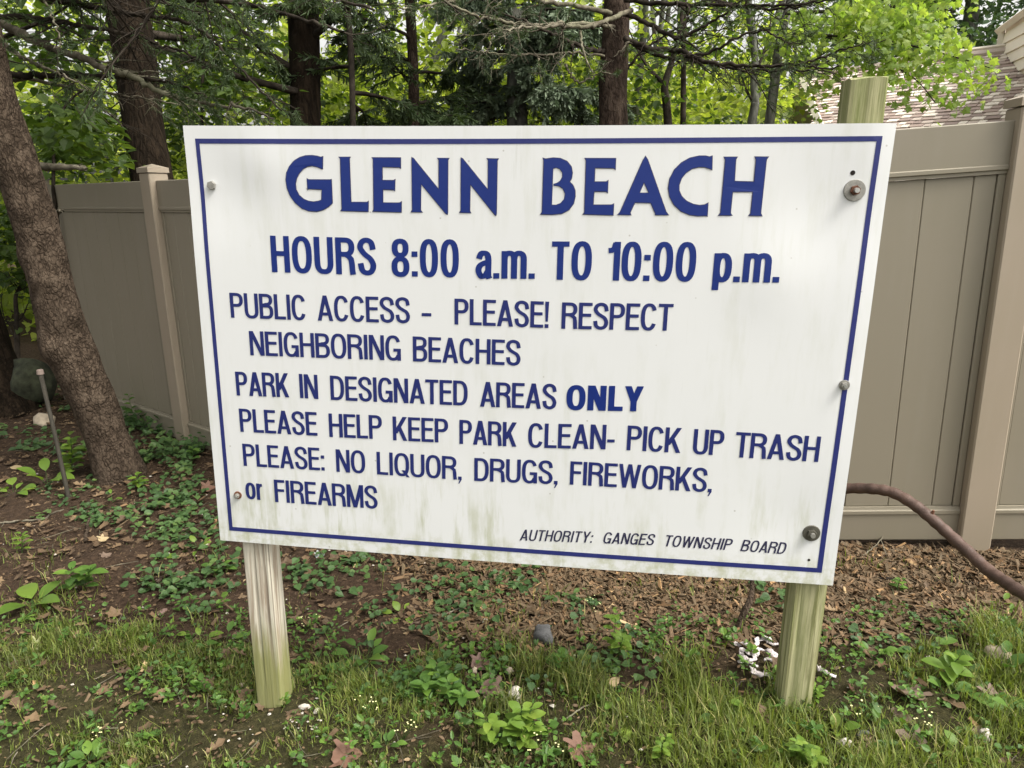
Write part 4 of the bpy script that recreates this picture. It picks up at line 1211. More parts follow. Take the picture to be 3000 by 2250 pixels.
# ------------------------------------------------------------------ leaning spruce at the left, nearest tree
def leaning_tree():
    rs = random.Random(21)
    ctl = [(352, 1440, 135), (350, 1385, 132), (312, 1280, 124), (276, 1180, 131), (222, 1060, 138), (186, 965, 141), (152, 840, 129), (130, 750, 126), (98, 640, 128), (66, 542, 128), (20, 407, 138), (-26, 260, 130), (-62, 100, 132), (-110, -120, 128), (-190, -520, 120), (-300, -1200, 118)]
    base = G(350, 1395)
    pts = []; rad = []
    for (x, y, w) in ctl:
        d = ray(x, y); t = (base[1] - CAM[1]) / d[1]      # the lean lies across the view
        p = CAM + d * t
        dep = ((p - CAM) @ ROT[:, 2])
        pts.append(p); rad.append(w * 0.455 * dep / FPX)
    rad[0] *= 1.32; rad[1] *= 1.14
    T = thing('spruce_tree', 'leaning scaly spruce trunk in front of the left fence end, nearest tree', 'tree', tuple(base))
    lumps = [(0.30, -1.9, 0.09, 0.03), (0.36, -0.4, 0.05, 0.035), (0.42, -1.3, 0.06, 0.03), (0.47, -2.4, 0.07, 0.02), (0.33, -1.2, 0.035, -0.03), (0.55, -1.2, 0.05, 0.02), (0.25, -1.0, 0.05, 0.015), (0.62, -0.3, 0.06, 0.03)]
    link('trunk', trunk_mesh(pts, rad, 60, 3.0, 0.10, 14, 'trunk', lumps), M['bark_near'], T)
    dep0 = (base - CAM) @ ROT[:, 2]
    def B(pix, r0, r1, d0, d1, ntw=10, tl=0.45, mat='twig'):
        n_ = len(pix)
        path = smooth_path([PD(x, y, d0 + (d1 - d0) * i / (n_ - 1)) for i, (x, y) in enumerate(pix)], 7)
        # small kinks
        for i in range(1, len(path)): path[i] += np.array([rs.gauss(0, .004), rs.gauss(0, .006), rs.gauss(0, .005)])
        parts, tips = twiggy(path, r0, r1, rs, ntw, tl, 0.35, 0.1, 6, 2)
        part_mesh('branch', parts, M[mat], T, True)
        return tips
    d = dep0 - 0.15
    B([(30, 505), (95, 491), (160, 489), (215, 489), (250, 494)], 0.030, 0.012, d, d - 0.1, 1, 0.1)
    B([(130, 628), (160, 620), (185, 617)], 0.016, 0.008, d, d - 0.1, 0)
    tips = []
    tips += B([(10, 70), (60, 95), (136, 136), (230, 165), (316, 203), (390, 226), (475, 271), (560, 295), (640, 306), (730, 318), (800, 345)], 0.028, 0.005, d, d - 0.55, 14, 0.5)
    tips += B([(5, 215), (60, 222), (130, 220), (200, 219), (280, 222), (350, 224), (420, 230), (480, 238), (560, 262), (640, 300)], 0.022, 0.004, d, d - 0.3, 12, 0.5, 'twig_dark')
    tips += B([(-10, 45), (90, 52), (180, 66), (270, 80), (345, 95), (420, 112), (470, 131), (540, 152), (620, 200)], 0.019, 0.004, d, d - 0.6, 12, 0.5, 'twig_dark')
    tips += B([(20, -60), (120, -5), (200, 8), (316, 27), (400, 42), (460, 50), (530, 62), (590, 90), (640, 135), (700, 200), (760, 260), (830, 330)], 0.019, 0.004, d, d - 0.9, 16, 0.5, 'twig_dark')
    tips += B([(25, 235), (90, 232), (170, 250), (240, 266), (330, 274), (420, 290), (500, 300), (600, 318)], 0.014, 0.003, d, d + 0.3, 10, 0.45)
    tips += B([(15, 130), (60, 165), (110, 190), (145, 205), (190, 222), (260, 262)], 0.014, 0.003, d, d - 0.4, 8, 0.35)
    tips += B([(120, -10), (135, 10), (160, 60), (172, 100), (174, 130), (158, 142)], 0.008, 0.003, d - 0.4, d - 0.5, 0)
    tips += B([(-60, -120), (80, -60), (260, -30), (480, -10), (700, 10), (900, 60), (1010, 95)], 0.026, 0.005, d, d - 1.2, 18, 0.6, 'twig_dark')
    tips += B([(-80, -220), (120, -160), (380, -110), (640, -70), (880, -30), (1100, 30)], 0.03, 0.006, d, d - 1.0, 18, 0.6, 'twig_dark')
    # needle boughs, mostly above the frame, their tips drooping into view
    par = []
    bt = []
    for k_ in range(17):
        bx = rs.uniform(-150, 1150)
        if 230 < bx < 480 or 800 < bx < 900: bx += 160 if bx > 300 else -200
        q0 = PD(bx, rs.uniform(-300, -80), d - rs.uniform(0.0, 1.0))
        w_ = walk(q0, [rs.uniform(-.2, 1), rs.uniform(-.4, .4), -0.18], rs.uniform(0.5, 1.1), 8, 0.06, 0.04, rs)
        pr, tp = twiggy(w_, 0.009, 0.002, rs, 12, 0.34, 0.2, 0.15, 4, 1)
        par += pr; bt += [t_ for t_ in tp] + [w_]
    def off_trunk(t_):
        c_ = ROT.T @ (t_[-1] - CAM); x_ = 1500 + FPX * c_[0] / c_[2]; y_ = 1125 + FPX * c_[1] / c_[2]
        return not (315 < x_ < 490 and y_ > -40)
    bt = [t_ for t_ in bt if off_trunk(t_)]; tips = [t_ for t_ in tips if off_trunk(t_)]
    fine = list(bt)
    for k_ in range(16):
        h = rs.uniform(3.4, 6.2); a = rs.uniform(0, 2 * math.pi)
        i0 = pts[-3] + (pts[-1] - pts[-3]) * min(1, max(0, (h - 3.0) / 3.5))
        w_ = walk(i0, [math.cos(a), math.sin(a), 0.1], rs.uniform(1.4, 2.4), 9, 0.05, 0.03, rs)
        pr, tp = twiggy(w_, 0.03, 0.006, rs, 16, 0.6, 0.2, 0.15, 5, 1)
        par += pr; bt += tp + [w_]
    bt = bt[len(fine):]
    part_mesh('limbs', par, M['twig_dark'], T, True)
    part_mesh('foliage', [needles(bt, 60, 0.10, 1.7), needles(fine, 60, 0.034, 0.8)] + [needles([t_ for t_ in tips if rs.random() < 0.6], 70, 0.030, 0.75)], M['needle'], T, kind='stuff')
leaning_tree()

# ------------------------------------------------------------------ the other trees: trunks measured bottom to top in the photograph
def tree(name, label, pix, depth, bark, crown=None, crown_args=None, limbs=6, seed=1, group=None, rough=0.05, sides=20, fork=None, limb_mat='twig_dark', rise=6.5):
    """pix: list of (x, y, width px) from low to high; the lowest point is carried on to the ground"""
    rs = random.Random(seed)
    pts = []; rad = []
    for i, (x, y, w) in enumerate(pix):
        p = PD(x, y, depth); pts.append(p); rad.append(w * 0.5 * depth / FPX)
    lo = pts[0]; d = (pts[0] - pts[1]); d /= abs(d[2]) + 1e-9
    gz = float(ground_z(lo[0], lo[1])) - 0.1
    foot = lo + d * (lo[2] - gz) * (1 if d[2] < 0 else -1)
    foot[2] = gz
    hi = pts[-1]; u = (pts[-1] - pts[-2]); u /= abs(u[2]) + 1e-9
    top = hi + u * max(0.5, rise - hi[2])
    P = [foot] + pts + [top]; R = [rad[0] * 1.25] + rad + [rad[-1] * 0.55]
    T = thing(name, label, 'tree', tuple(foot), group)
    link('trunk', trunk_mesh(P, R, sides, seed * 1.3, rough, 10), bark, T)
    par = []; tips = []
    for k_ in range(limbs):
        h = rs.uniform(1.9, rise * 0.85)
        # trunk point at that height
        zs = [q[2] for q in P]
        t0 = np.array([np.interp(h, zs, [q[c_] for q in P]) for c_ in range(3)])
        a = rs.uniform(0, 2 * math.pi)
        w_ = walk(t0, [math.cos(a), math.sin(a), rs.uniform(0.0, 0.7)], rs.uniform(1.0, 2.2), 9, 0.13, 0.0, rs)
        pr, tp = twiggy(w_, max(0.008, rad[-1] * 0.28), 0.004, rs, 9, 0.6, 0.3, 0.05, 5, 2)
        par += pr; tips += tp
    if fork:
        for fp, fw in fork:
            w_ = smooth_path([PD(x, y, depth + dd) for x, y, dd in fp], 6)
            pr, tp = twiggy(w_, fw * 0.5 * depth / FPX, 0.006, rs, 10, 0.6, 0.3, 0.05, 6, 2)
            par += pr; tips += tp
    if par: part_mesh('limbs', par, M[limb_mat], T, True)
    if crown: crown(T, top, tips, rs, **(crown_args or {}))
    return T, P

def broad_crown(T, top, tips, rs, mat='leaf_mid', n=60, per=46, R=2.2, zlo=1.7, zhi=4.0, size=0.085, flat=0.06, rad=0.26, hi=26, shape=None, on_twigs=0.0, c=None, vlo=0.0, vhi=1.0):
    c = top if c is None else c
    cen = crown_points(n, c, R, zlo, zhi)
    T_, F_ = (T_MAPLE, F_MAPLE) if shape == 'maple' else (T_WIDE, F_LEAF)
    vm = rng.uniform(vlo, vhi, n)
    parts = [sprays(cen, per, rad, flat, size, T_, F_, 0.45, 0.55, vm)]
    if on_twigs > 0 and tips:
        ch = [t for t in tips if rs.random() < on_twigs]
        if ch:
            ce = np.array([t[-1] for t in ch]); parts.append(sprays(ce, 14, 0.13, 0.05, size, T_, F_, 0.5, 0.6))
    if hi:     # the upper crown that shades the ground, out of view
        cen2 = crown_points(hi, c, R * 1.15, zhi, zhi + 2.6)
        parts.append(sprays(cen2, 26, 0.4, 0.14, size * 2.6, T_LEAF, F_LEAF, 0.3, 0.6))
    part_mesh('crown', parts, M[mat], T, kind='stuff')

def spruce_crown(T, top, tips, rs, mat='needle', n=26, L=1.8, zlo=1.9, zhi=5.5, c=None, per=70, ln=0.07, droop=0.05, nt=16, wd=1.5, twl=0.5):
    c = top if c is None else c
    par = []; bt = []
    for k_ in range(n):
        h = rs.uniform(zlo, zhi); a = rs.uniform(0, 2 * math.pi)
        w_ = walk([c[0], c[1], h], [math.cos(a), math.sin(a), 0.15], L * rs.uniform(0.6, 1.1) * (1.15 - 0.08 * h), 9, 0.06, droop, rs)
        pr, tp = twiggy(w_, 0.022, 0.004, rs, nt, twl, 0.2, 0.2, 4, 1)
        par += pr; bt += tp + [w_[3:]]
    part_mesh('boughs', par, M['twig_dark'], T, True)
    part_mesh('crown', [needles(bt, per, ln, wd, 0.35)], M[mat], T, kind='stuff')

GT = 'trees standing behind the fence'
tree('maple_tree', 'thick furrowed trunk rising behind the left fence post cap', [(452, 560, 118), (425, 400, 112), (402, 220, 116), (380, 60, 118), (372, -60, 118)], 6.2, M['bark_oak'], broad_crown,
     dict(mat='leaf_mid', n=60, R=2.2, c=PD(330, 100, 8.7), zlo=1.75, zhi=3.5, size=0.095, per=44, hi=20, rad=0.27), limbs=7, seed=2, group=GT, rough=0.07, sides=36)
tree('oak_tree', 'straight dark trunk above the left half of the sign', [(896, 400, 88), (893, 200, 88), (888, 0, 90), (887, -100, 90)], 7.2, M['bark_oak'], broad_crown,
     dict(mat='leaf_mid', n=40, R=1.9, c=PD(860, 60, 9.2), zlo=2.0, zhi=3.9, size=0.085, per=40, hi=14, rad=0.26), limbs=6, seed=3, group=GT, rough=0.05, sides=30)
tree('spruce_tree', 'thin black stemmed spruce between the two dark trunks and the reddish trunk', [(1035, 380, 17), (1030, 200, 18), (1022, 60, 18), (1016, -60, 17)], 6.6, M['twig_dark'], spruce_crown,
     dict(n=15, L=1.3, zlo=1.9, zhi=4.6, c=PD(1030, 100, 6.6), per=60, droop=0.04), limbs=0, seed=4, group=GT, sides=12)
tree('pine_tree', 'reddish slim conifer trunk over the E and N of the headline', [(1212, 380, 32), (1212, 250, 32), (1207, 120, 30), (1200, 0, 30), (1196, -80, 30)], 8.0, M['bark_red'], spruce_crown,
     dict(n=17, L=1.6, zlo=2.3, zhi=5.5, c=PD(1206, 100, 8.0), per=56, droop=0.02), limbs=4, seed=5, group=GT, sides=16)
tree('beech_tree', 'pale grey trunk half hidden behind the reddish conifer trunk', [(1213, 400, 80), (1215, 300, 76), (1222, 240, 50), (1275, 160, 28), (1308, 60, 26), (1320, -60, 24)], 11.5, M['bark_grey'], broad_crown,
     dict(mat='leaf_far', n=46, R=2.4, zlo=1.6, zhi=4.6, size=0.10, per=36, hi=4), limbs=4, seed=6, group=GT, sides=16)
tree('beech_tree', 'slanting grey stem between the reddish conifer and the blue spruce', [(1330, 330, 24), (1352, 270, 24), (1385, 195, 22), (1402, 140, 20), (1440, 40, 18), (1470, -60, 16)], 9.6, M['bark_grey'], broad_crown,
     dict(mat='leaf_far', n=40, R=2.0, zlo=1.7, zhi=4.4, size=0.095, per=38, hi=4), limbs=5, seed=7, group=GT, sides=14)
tree('blue_spruce_tree', 'blue green spruce with drooping boughs over the gap between the headline words', [(1516, 390, 62), (1514, 330, 60), (1512, 200, 54), (1508, 60, 50), (1505, -60, 46)], 8.6, M['bark_grey'], spruce_crown,
     dict(mat='needle_blue', n=25, L=1.45, zlo=2.25, zhi=4.0, c=PD(1530, 60, 8.6), per=80, ln=0.085, droop=0.07, nt=18, wd=1.9), limbs=0, seed=8, group=GT, sides=20)
T9, P9 = tree('spruce_tree', 'thick reddish brown spruce trunk above the word BEACH', [(1797, 390, 84), (1795, 250, 83), (1800, 160, 80), (1806, 60, 78), (1812, -80, 76)], 6.6, M['bark_red'], None, None, limbs=0, seed=9, group=GT, rough=0.07, sides=40)
tree('elm_tree', 'forked dark stem just right of the thick reddish spruce trunk', [(1958, 370, 24), (1952, 300, 24), (1948, 250, 22), (1968, 180, 17), (1990, 100, 14), (2010, -40, 12)], 8.6, M['twig_dark'], broad_crown,
     dict(mat='leaf_mid', n=24, R=1.7, zlo=2.0, zhi=4.0, size=0.085, per=38, hi=5), limbs=5, seed=10, group=GT, sides=12, fork=[([(1946, 252, 0), (1925, 225, 0.05), (1900, 200, 0.1), (1870, 150, 0.2), (1840, 80, 0.3)], 14)])
tree('elm_tree', 'slim dark straight stem left of the forked grey stem', [(2001, 380, 17), (2002, 250, 16), (2004, 100, 15), (2006, -60, 14)], 9.0, M['twig_dark'], broad_crown,
     dict(mat='leaf_mid', n=16, R=1.5, zlo=2.2, zhi=4.2, size=0.085, per=36, hi=4), limbs=4, seed=11, group=GT, sides=10)
tree('elm_tree', 'forked grey stem under bright leaves left of the tall sign post', [(2200, 380, 26), (2212, 300, 24), (2208, 240, 20), (2212, 180, 20), (2205, 110, 20), (2196, 50, 20), (2190, -60, 18)], 8.2, M['bark_grey'], broad_crown,
     dict(mat='leaf_mid', n=20, R=1.6, zlo=2.3, zhi=4.2, size=0.085, per=36, hi=6), limbs=4, seed=12, group=GT, sides=14, fork=[([(2212, 215, 0), (2235, 160, 0.05), (2252, 100, 0.1), (2262, 30, 0.2)], 12), ([(2209, 300, 0), (2192, 275, 0.0), (2178, 240, 0.1), (2160, 170, 0.2)], 11)])

# bare dead branches of the thick spruce, sweeping both ways across the top of the view
def spruce_dead_branches():
    rs = random.Random(77)
    tips = []
    def B(pix, w0, w1, d0, d1, ntw, tl=0.5, mat='twig'):
        n_ = len(pix)
        path = smooth_path([PD(x, y, d0 + (d1 - d0) * i / (n_ - 1)) for i, (x, y) in enumerate(pix)], 7)
        for i in range(1, len(path)): path[i] += np.array([rs.gauss(0, .005), rs.gauss(0, .006), rs.gauss(0, .006)])
        parts, tp = twiggy(path, w0, w1, rs, ntw, tl, 0.38, 0.15, 6, 2)
        part_mesh('branch', parts, M[mat], T9, True)
        tips.extend(tp); tips.append(path)
    B([(1850, 30), (1780, 60), (1720, 78), (1650, 76), (1580, 80), (1520, 82), (1480, 92)], 0.024, 0.006, 6.4, 5.2, 14)
    B([(1800, 80), (1730, 68), (1640, 70), (1560, 75), (1470, 62), (1400, 48), (1330, 20), (1260, -20)], 0.020, 0.006, 6.5, 4.8, 16)
    B([(1790, 150), (1735, 148), (1700, 135), (1650, 112), (1600, 92), (1530, 60), (1440, 30)], 0.024, 0.006, 6.6, 5.6, 12, 0.5, 'twig_dark')
    B([(1770, 165), (1700, 155), (1620, 158), (1540, 160), (1460, 157), (1400, 150), (1330, 145)], 0.012, 0.004, 6.4, 5.6, 12)
    B([(1790, 40), (1690, 20), (1560, 0), (1430, -10), (1330, 0), (1240, 20), (1170, 25)], 0.022, 0.005, 6.4, 5.0, 16)
    B([(1445, 100), (1440, 120), (1428, 150), (1405, 160)], 0.007, 0.003, 5.4, 5.4, 2, 0.3)
    B([(1470, 95), (1490, 125), (1520, 150)], 0.007, 0.003, 5.4, 5.4, 2, 0.3)
    B([(1575, 170), (1580, 195), (1582, 225), (1590, 255)], 0.007, 0.003, 5.6, 5.6, 2, 0.3)
    B([(1700, 90), (1705, 140), (1725, 190), (1742, 215)], 0.012, 0.004, 5.9, 5.9, 3, 0.3)
    B([(1655, 190), (1670, 215), (1690, 240), (1720, 235), (1760, 212), (1815, 222)], 0.011, 0.004, 6.0, 6.0, 4, 0.3)
    B([(1820, 160), (1835, 130), (1842, 125), (1800, 165)], 0.010, 0.004, 6.1, 6.0, 2, 0.2)
    B([(1830, 40), (1900, 70), (1980, 110), (2030, 95), (2090, 60), (2150, 20), (2200, -30)], 0.024, 0.005, 6.4, 6.0, 16, 0.6, 'twig_dark')
    B([(1830, 110), (1900, 140), (1990, 150), (2060, 180), (2140, 190), (2230, 192), (2330, 190), (2400, 200), (2460, 195)], 0.026, 0.005, 6.4, 5.2, 22, 0.6, 'twig_dark')
    B([(1835, 120), (1920, 160), (2010, 175), (2100, 192), (2180, 205), (2280, 206), (2380, 205), (2450, 212)], 0.020, 0.004, 6.5, 5.4, 18, 0.6, 'twig_dark')
    B([(1830, 0), (1940, 10), (2060, 16), (2180, 18), (2280, 15), (2380, 8), (2500, -15)], 0.022, 0.005, 6.4, 5.4, 18, 0.6, 'twig_dark')
    B([(1825, -60), (1950, -30), (2090, 0), (2220, 25), (2330, 20), (2440, -10)], 0.022, 0.005, 6.4, 5.6, 16, 0.6, 'twig_dark')
    B([(2000, 170), (2090, 150), (2160, 110), (2240, 90), (2300, 120), (2350, 130)], 0.014, 0.004, 6.2, 5.6, 12, 0.5, 'twig_dark')
    B([(1840, 200), (1880, 150), (1940, 110), (2010, 60), (2060, 10)], 0.014, 0.004, 6.6, 6.4, 10, 0.5, 'twig_dark')
    B([(2330, 190), (2400, 170), (2460, 150), (2520, 130), (2590, 118)], 0.010, 0.003, 5.4, 5.1, 8, 0.4, 'twig_dark')
    # a few sparse needles stay on the fine twigs; full boughs begin above the frame
    par = []; bt = []
    c = P9[-1]
    for k_ in range(20):
        h = rs.uniform(4.0, 6.3); a = rs.uniform(0.55 * math.pi, 1.5 * math.pi)
        w_ = walk([c[0], c[1], h], [math.cos(a), math.sin(a), 0.1], rs.uniform(1.6, 2.6), 9, 0.05, 0.03, rs)
        pr, tp = twiggy(w_, 0.03, 0.006, rs, 16, 0.6, 0.2, 0.15, 4, 1)
        par += pr; bt += tp + [w_]
    part_mesh('limbs', par, M['twig_dark'], T9, True)
    part_mesh('crown', [needles(bt, 80, 0.11, 1.9), needles([t for t in tips if rs.random() < 0.30], 60, 0.032, 0.8)], M['needle'], T9, kind='stuff')
spruce_dead_branches()

# ------------------------------------------------------------------ bright maple leaning over the fence in front of the house
def bright_maple():
    rs = random.Random(31)
    base = PD(2250, 400, 7.0); gz = float(ground_z(base[0], base[1]))
    T = thing('maple_tree', 'bright yellow green maple branches hanging before the shingle roof', 'tree', (base[0], base[1], gz), None)
    P = [np.array([base[0] - 0.1, base[1], gz - 0.1]), PD(2262, 300, 7.0), PD(2285, 120, 7.0), PD(2330, -60, 7.0), PD(2360, -300, 7.0)]
    link('trunk', trunk_mesh(P, [0.07, 0.045, 0.04, 0.038, 0.03], 14, 8.0, 0.05, 8), M['bark_grey'], T)
    limbs = []
    def B(pix, r0, r1, d0, d1, ntw, tl=0.5):
        n_ = len(pix)
        path = smooth_path([PD(x, y, d0 + (d1 - d0) * i / (n_ - 1)) for i, (x, y) in enumerate(pix)], 6)
        parts, tp = twiggy(path, r0, r1, rs, ntw, tl, 0.3, 0.1, 6, 1)
        limbs.extend(parts)
        return path
    B([(2290, 100), (2400, 104), (2470, 108), (2550, 112), (2620, 125), (2700, 140), (2760, 150)], 0.02, 0.005, 6.9, 6.2, 14)
    B([(2300, 40), (2480, 30), (2600, 22), (2680, 15), (2740, 22), (2800, 35)], 0.018, 0.005, 6.9, 6.4, 12)
    B([(2280, 150), (2380, 190), (2460, 165), (2560, 120), (2620, 100)], 0.012, 0.004, 6.9, 6.4, 10)
    B([(2700, 140), (2790, 165), (2860, 185), (2930, 210)], 0.008, 0.003, 6.2, 6.0, 6, 0.3)
    B([(2560, 130), (2620, 190), (2690, 240), (2740, 300)], 0.008, 0.003, 6.4, 6.0, 6, 0.3)
    B([(2300, -60), (2450, -50), (2620, -60), (2800, -40)], 0.02, 0.005, 6.9, 6.3, 10)
    part_mesh('limbs', limbs, M['twig_dark'], T, True)
    # foliage masses: (px, py, spread px, depth, clumps, tone)
    masses = [(2380, 60, 70, 6.9, 20, .5), (2520, 60, 60, 6.5, 22, .8), (2500, 30, 50, 6.6, 8, 1.0), (2640, 70, 70, 6.3, 26, .6), (2700, 40, 60, 6.5, 20, .65), (2560, 160, 60, 6.3, 20, .45), (2470, 160, 60, 6.6, 16, .55),
              (2700, 150, 60, 6.1, 20, .7), (2780, 130, 34, 6.1, 9, .95), (2785, 185, 34, 6.0, 8, .6), (2850, 192, 28, 6.0, 5, .7), (2915, 205, 16, 5.95, 2, .6), (2880, 228, 20, 5.95, 2, .55), (2845, 255, 16, 5.95, 2, .45),
              (2660, 210, 45, 6.0, 7, .5), (2710, 262, 24, 5.95, 3, .4), (2745, 300, 12, 5.95, 1, .5), (2700, 286, 12, 5.95, 1, .4), (2640, 250, 18, 6.0, 2, .4), (2810, 280, 9, 5.95, 1, .4), (2780, 225, 30, 5.95, 4, .55),
              (2330, 180, 60, 6.9, 12, .4), (2385, 262, 22, 6.8, 4, .5), (2372, 315, 10, 6.75, 2, .6), (2430, 245, 24, 6.7, 3, .5), (2436, 300, 10, 6.7, 1, .45), (2300, 120, 60, 7.1, 14, .45), (2600, -60, 200, 6.5, 12, .6), (2400, -80, 120, 6.8, 8, .5), (2720, -30, 60, 6.4, 10, .7)]
    pr = []
    for (x, y, sp, dpt, n_, tone) in masses:
        n_ = int(n_ * (1.25 if y < 120 else 0.62) + 0.5)
        cen = np.array([PD(x + rs.gauss(0, sp * 0.72), y - 10 + rs.gauss(0, sp * 0.46), dpt + rs.uniform(-0.45, 0.45)) for _ in range(n_)])
        vm = np.clip(rng.normal(tone, 0.22, n_), 0, 1)
        pr.append(sprays(cen, 13, 0.10, 0.035, 0.058, T_MAPLE, F_MAPLE, 1.0, 1.0, vm))
    part_mesh('crown', pr, M['leaf_bright'], T, kind='stuff')
bright_maple()

# dark tree behind the house
def house_tree():
    rs = random.Random(51)
    b = PD(2800, 300, 18.0); gz = 0.3
    T = thing('oak_tree', 'dull green tree rising behind the house ridge at upper right', 'tree', (b[0], b[1], gz))
    link('trunk', trunk_mesh([np.array([b[0], b[1], gz - 0.1]), np.array([b[0] + .1, b[1], 3.0]), np.array([b[0], b[1], 8.0])], [0.3, 0.22, 0.12], 12, 2.0, 0.05, 6), M['bark_grey'], T)
    pr = []
    cen = np.array([PD(rs.uniform(2480, 3250), rs.uniform(-330, 215), rs.uniform(15.5, 20)) for _ in range(330)])
    pr.append(sprays(cen, 38, 0.36, 0.13, 0.15, T_WIDE, F_LEAF, 0.5, 0.7))
    part_mesh('crown', pr, M['leaf_house'], T, kind='stuff')
house_tree()

# understory saplings at the left edge and behind the left fence
def sapling(label, pix, depth, mat, masses, seed, w=(0.02, 0.005), leafm='leaf_mid', size=0.085, per=30):
    rs = random.Random(seed)
    path = smooth_path([PD(x, y, depth) for x, y in pix], 6)
    f = path[0]; T = thing('sapling', label, 'sapling', (f[0], f[1], float(ground_z(f[0], f[1]))), 'saplings in the undergrowth')
    foot = np.array([[f[0], f[1], float(ground_z(f[0], f[1])) - 0.05]])
    path = np.vstack([foot, path]) if f[2] > foot[0][2] + 0.05 else path
    parts, tips = twiggy(path, w[0], w[1], rs, 12, 0.5, 0.3, 0.05, 6, 2)
    part_mesh('stem', parts, M[mat], T, True)
    pr = []
    for (x, y, sp, n_, tone) in masses:
        cen = np.array([PD(x + rs.gauss(0, sp * 0.7), y + rs.gauss(0, sp * 0.5), depth + rs.uniform(-0.6, 0.6)) for _ in range(n_)])
        pr.append(sprays(cen, per, 0.17, 0.05, size, T_WIDE, F_LEAF, 0.4, 0.5, np.clip(rng.normal(tone, 0.2, n_), 0, 1)))
    part_mesh('leaves', pr, M[leafm], T, kind='stuff')
sapling('crooked black sapling between the left edge and the leaning trunk', [(52, 1075), (50, 1000), (48, 920), (46, 870), (60, 840), (80, 815), (88, 770)], 6.8, 'twig_dark', [(30, 700, 60, 12, .5), (60, 800, 40, 7, .4), (20, 620, 50, 9, .4)], 61, (0.026, 0.008))
sapling('dark forked sapling arching above the left fence beside the leaning trunk', [(156, 560), (157, 480), (158, 420), (165, 370), (185, 320), (220, 280), (250, 270), (290, 310), (340, 350), (362, 375)], 5.6, 'twig_dark', [(200, 330, 50, 12, .6), (220, 420, 45, 9, .7)], 62, (0.014, 0.004))
sapling('pale thin sapling behind the fence left of the post cap', [(322, 560), (318, 500), (300, 430), (280, 380), (262, 340)], 9.0, 'bark_grey', [(240, 420, 60, 12, .8), (540, 470, 50, 6, .7)], 63, (0.05, 0.015), 'leaf_far')
sapling('slender dark stem hanging with leaves above the upper left sign corner', [(592, 400), (590, 300), (598, 150), (596, 60), (585, -60)], 6.9, 'twig_dark', [(600, 100, 80, 10, .8), (640, 260, 80, 10, .6)], 64, (0.018, 0.01))

# leftmost trunk
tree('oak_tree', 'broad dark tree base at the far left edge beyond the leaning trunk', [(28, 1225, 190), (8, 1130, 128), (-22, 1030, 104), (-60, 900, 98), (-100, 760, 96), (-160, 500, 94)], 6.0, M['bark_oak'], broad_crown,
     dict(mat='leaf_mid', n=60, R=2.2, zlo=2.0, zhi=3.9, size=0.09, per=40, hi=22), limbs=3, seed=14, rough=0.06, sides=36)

# ------------------------------------------------------------------ woodland beyond, reading as one mass
def far_wood():
    pr = []; stems = []
    rs = random.Random(91)
    def region(n_, x0, x1, y0, y1, d0, d1, size, per, rad, flat, lo=0.0, hi=1.0):
        cen = np.array([PD(rs.uniform(x0, x1), rs.uniform(y0, y1), rs.uniform(d0, d1)) for _ in range(n_)])
        cen = cen[cen[:, 2] > ground_z(cen[:, 0], cen[:, 1]) + 0.1]
        pr.append(sprays(cen, per, rad, flat, size, T_WIDE, F_LEAF, 0.45, 0.6, rng.uniform(lo, hi, len(cen))))
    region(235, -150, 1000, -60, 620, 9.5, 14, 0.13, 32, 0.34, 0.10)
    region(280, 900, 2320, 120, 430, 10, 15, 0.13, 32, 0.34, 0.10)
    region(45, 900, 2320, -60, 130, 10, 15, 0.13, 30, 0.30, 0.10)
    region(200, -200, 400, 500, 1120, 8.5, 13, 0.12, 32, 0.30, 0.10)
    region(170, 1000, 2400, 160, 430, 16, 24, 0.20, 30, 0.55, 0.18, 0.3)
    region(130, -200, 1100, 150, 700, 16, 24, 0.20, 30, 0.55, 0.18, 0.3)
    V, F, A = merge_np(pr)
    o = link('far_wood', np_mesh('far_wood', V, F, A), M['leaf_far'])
    tag(o, 'bright green woodland undergrowth seen between the trunks', 'woodland', kind='stuff')
    # thin distant stems
    pr = []
    for k_ in range(34):
        x = rs.uniform(-100, 2350); dpt = rs.uniform(11, 22)
        p = PD(x, 420, dpt); p[2] = float(ground_z(p[0], p[1])) - 0.1
        w_ = walk(p, [rs.gauss(0, .06), 0, 1], 8.0, 12, 0.035, -0.01, rs)
        pp_, _ = twiggy(w_, rs.uniform(0.035, 0.10), 0.03, rs, 8, 1.6, 0.2, 0.0, 7, 1)
        pr += pp_
    V, F, A = merge_np(pr)
    o = link('distant_stems', np_mesh('distant_stems', V, F, A, True), M['bark_grey'])
    tag(o, 'thin grey stems in the woodland far behind the fence', 'woodland', kind='stuff')
far_wood()
# ------------------------------------------------------------------ ground cover
def gz_arr(x, y): return ground_z(x, y) + 0.0
FA, FB = (np.array([0.55, 1.262]), np.array([6.4, 1.30])), (np.array([-3.3, 3.5]), np.array([0.5, 1.28]))
def in_front(x, y):
    """on the camera's side of the fences"""
    a = y < 1.24
    yl = 3.5 + (x + 3.3) * (1.28 - 3.5) / 3.8
    b = (x < 0.5) & (y < yl - 0.05)
    return np.where(x < 0.5, b | (x < -3.3), a)
def nmap(x, y, s, seed=0.0):
    return np.array([noise.noise(Vector((a * s + seed, b * s, seed))) for a, b in zip(x, y)])

def scatter(n_, x0, x1, y0, y1):
    x = rng.uniform(x0, x1, n_); y = rng.uniform(y0, y1, n_)
    k_ = in_front(x, y); return x[k_], y[k_]
def visible(x, y, m=150):
    d = np.stack([x, y, ground_z(x, y)], -1) - CAM
    c = d @ ROT
    px = 1500 + FPX * c[:, 0] / c[:, 2]; py = 1125 + FPX * c[:, 1] / c[:, 2]
    return (c[:, 2] > 0.3) & (px > -m) & (px < 3000 + m) & (py < 2250 + 1.6 * m)

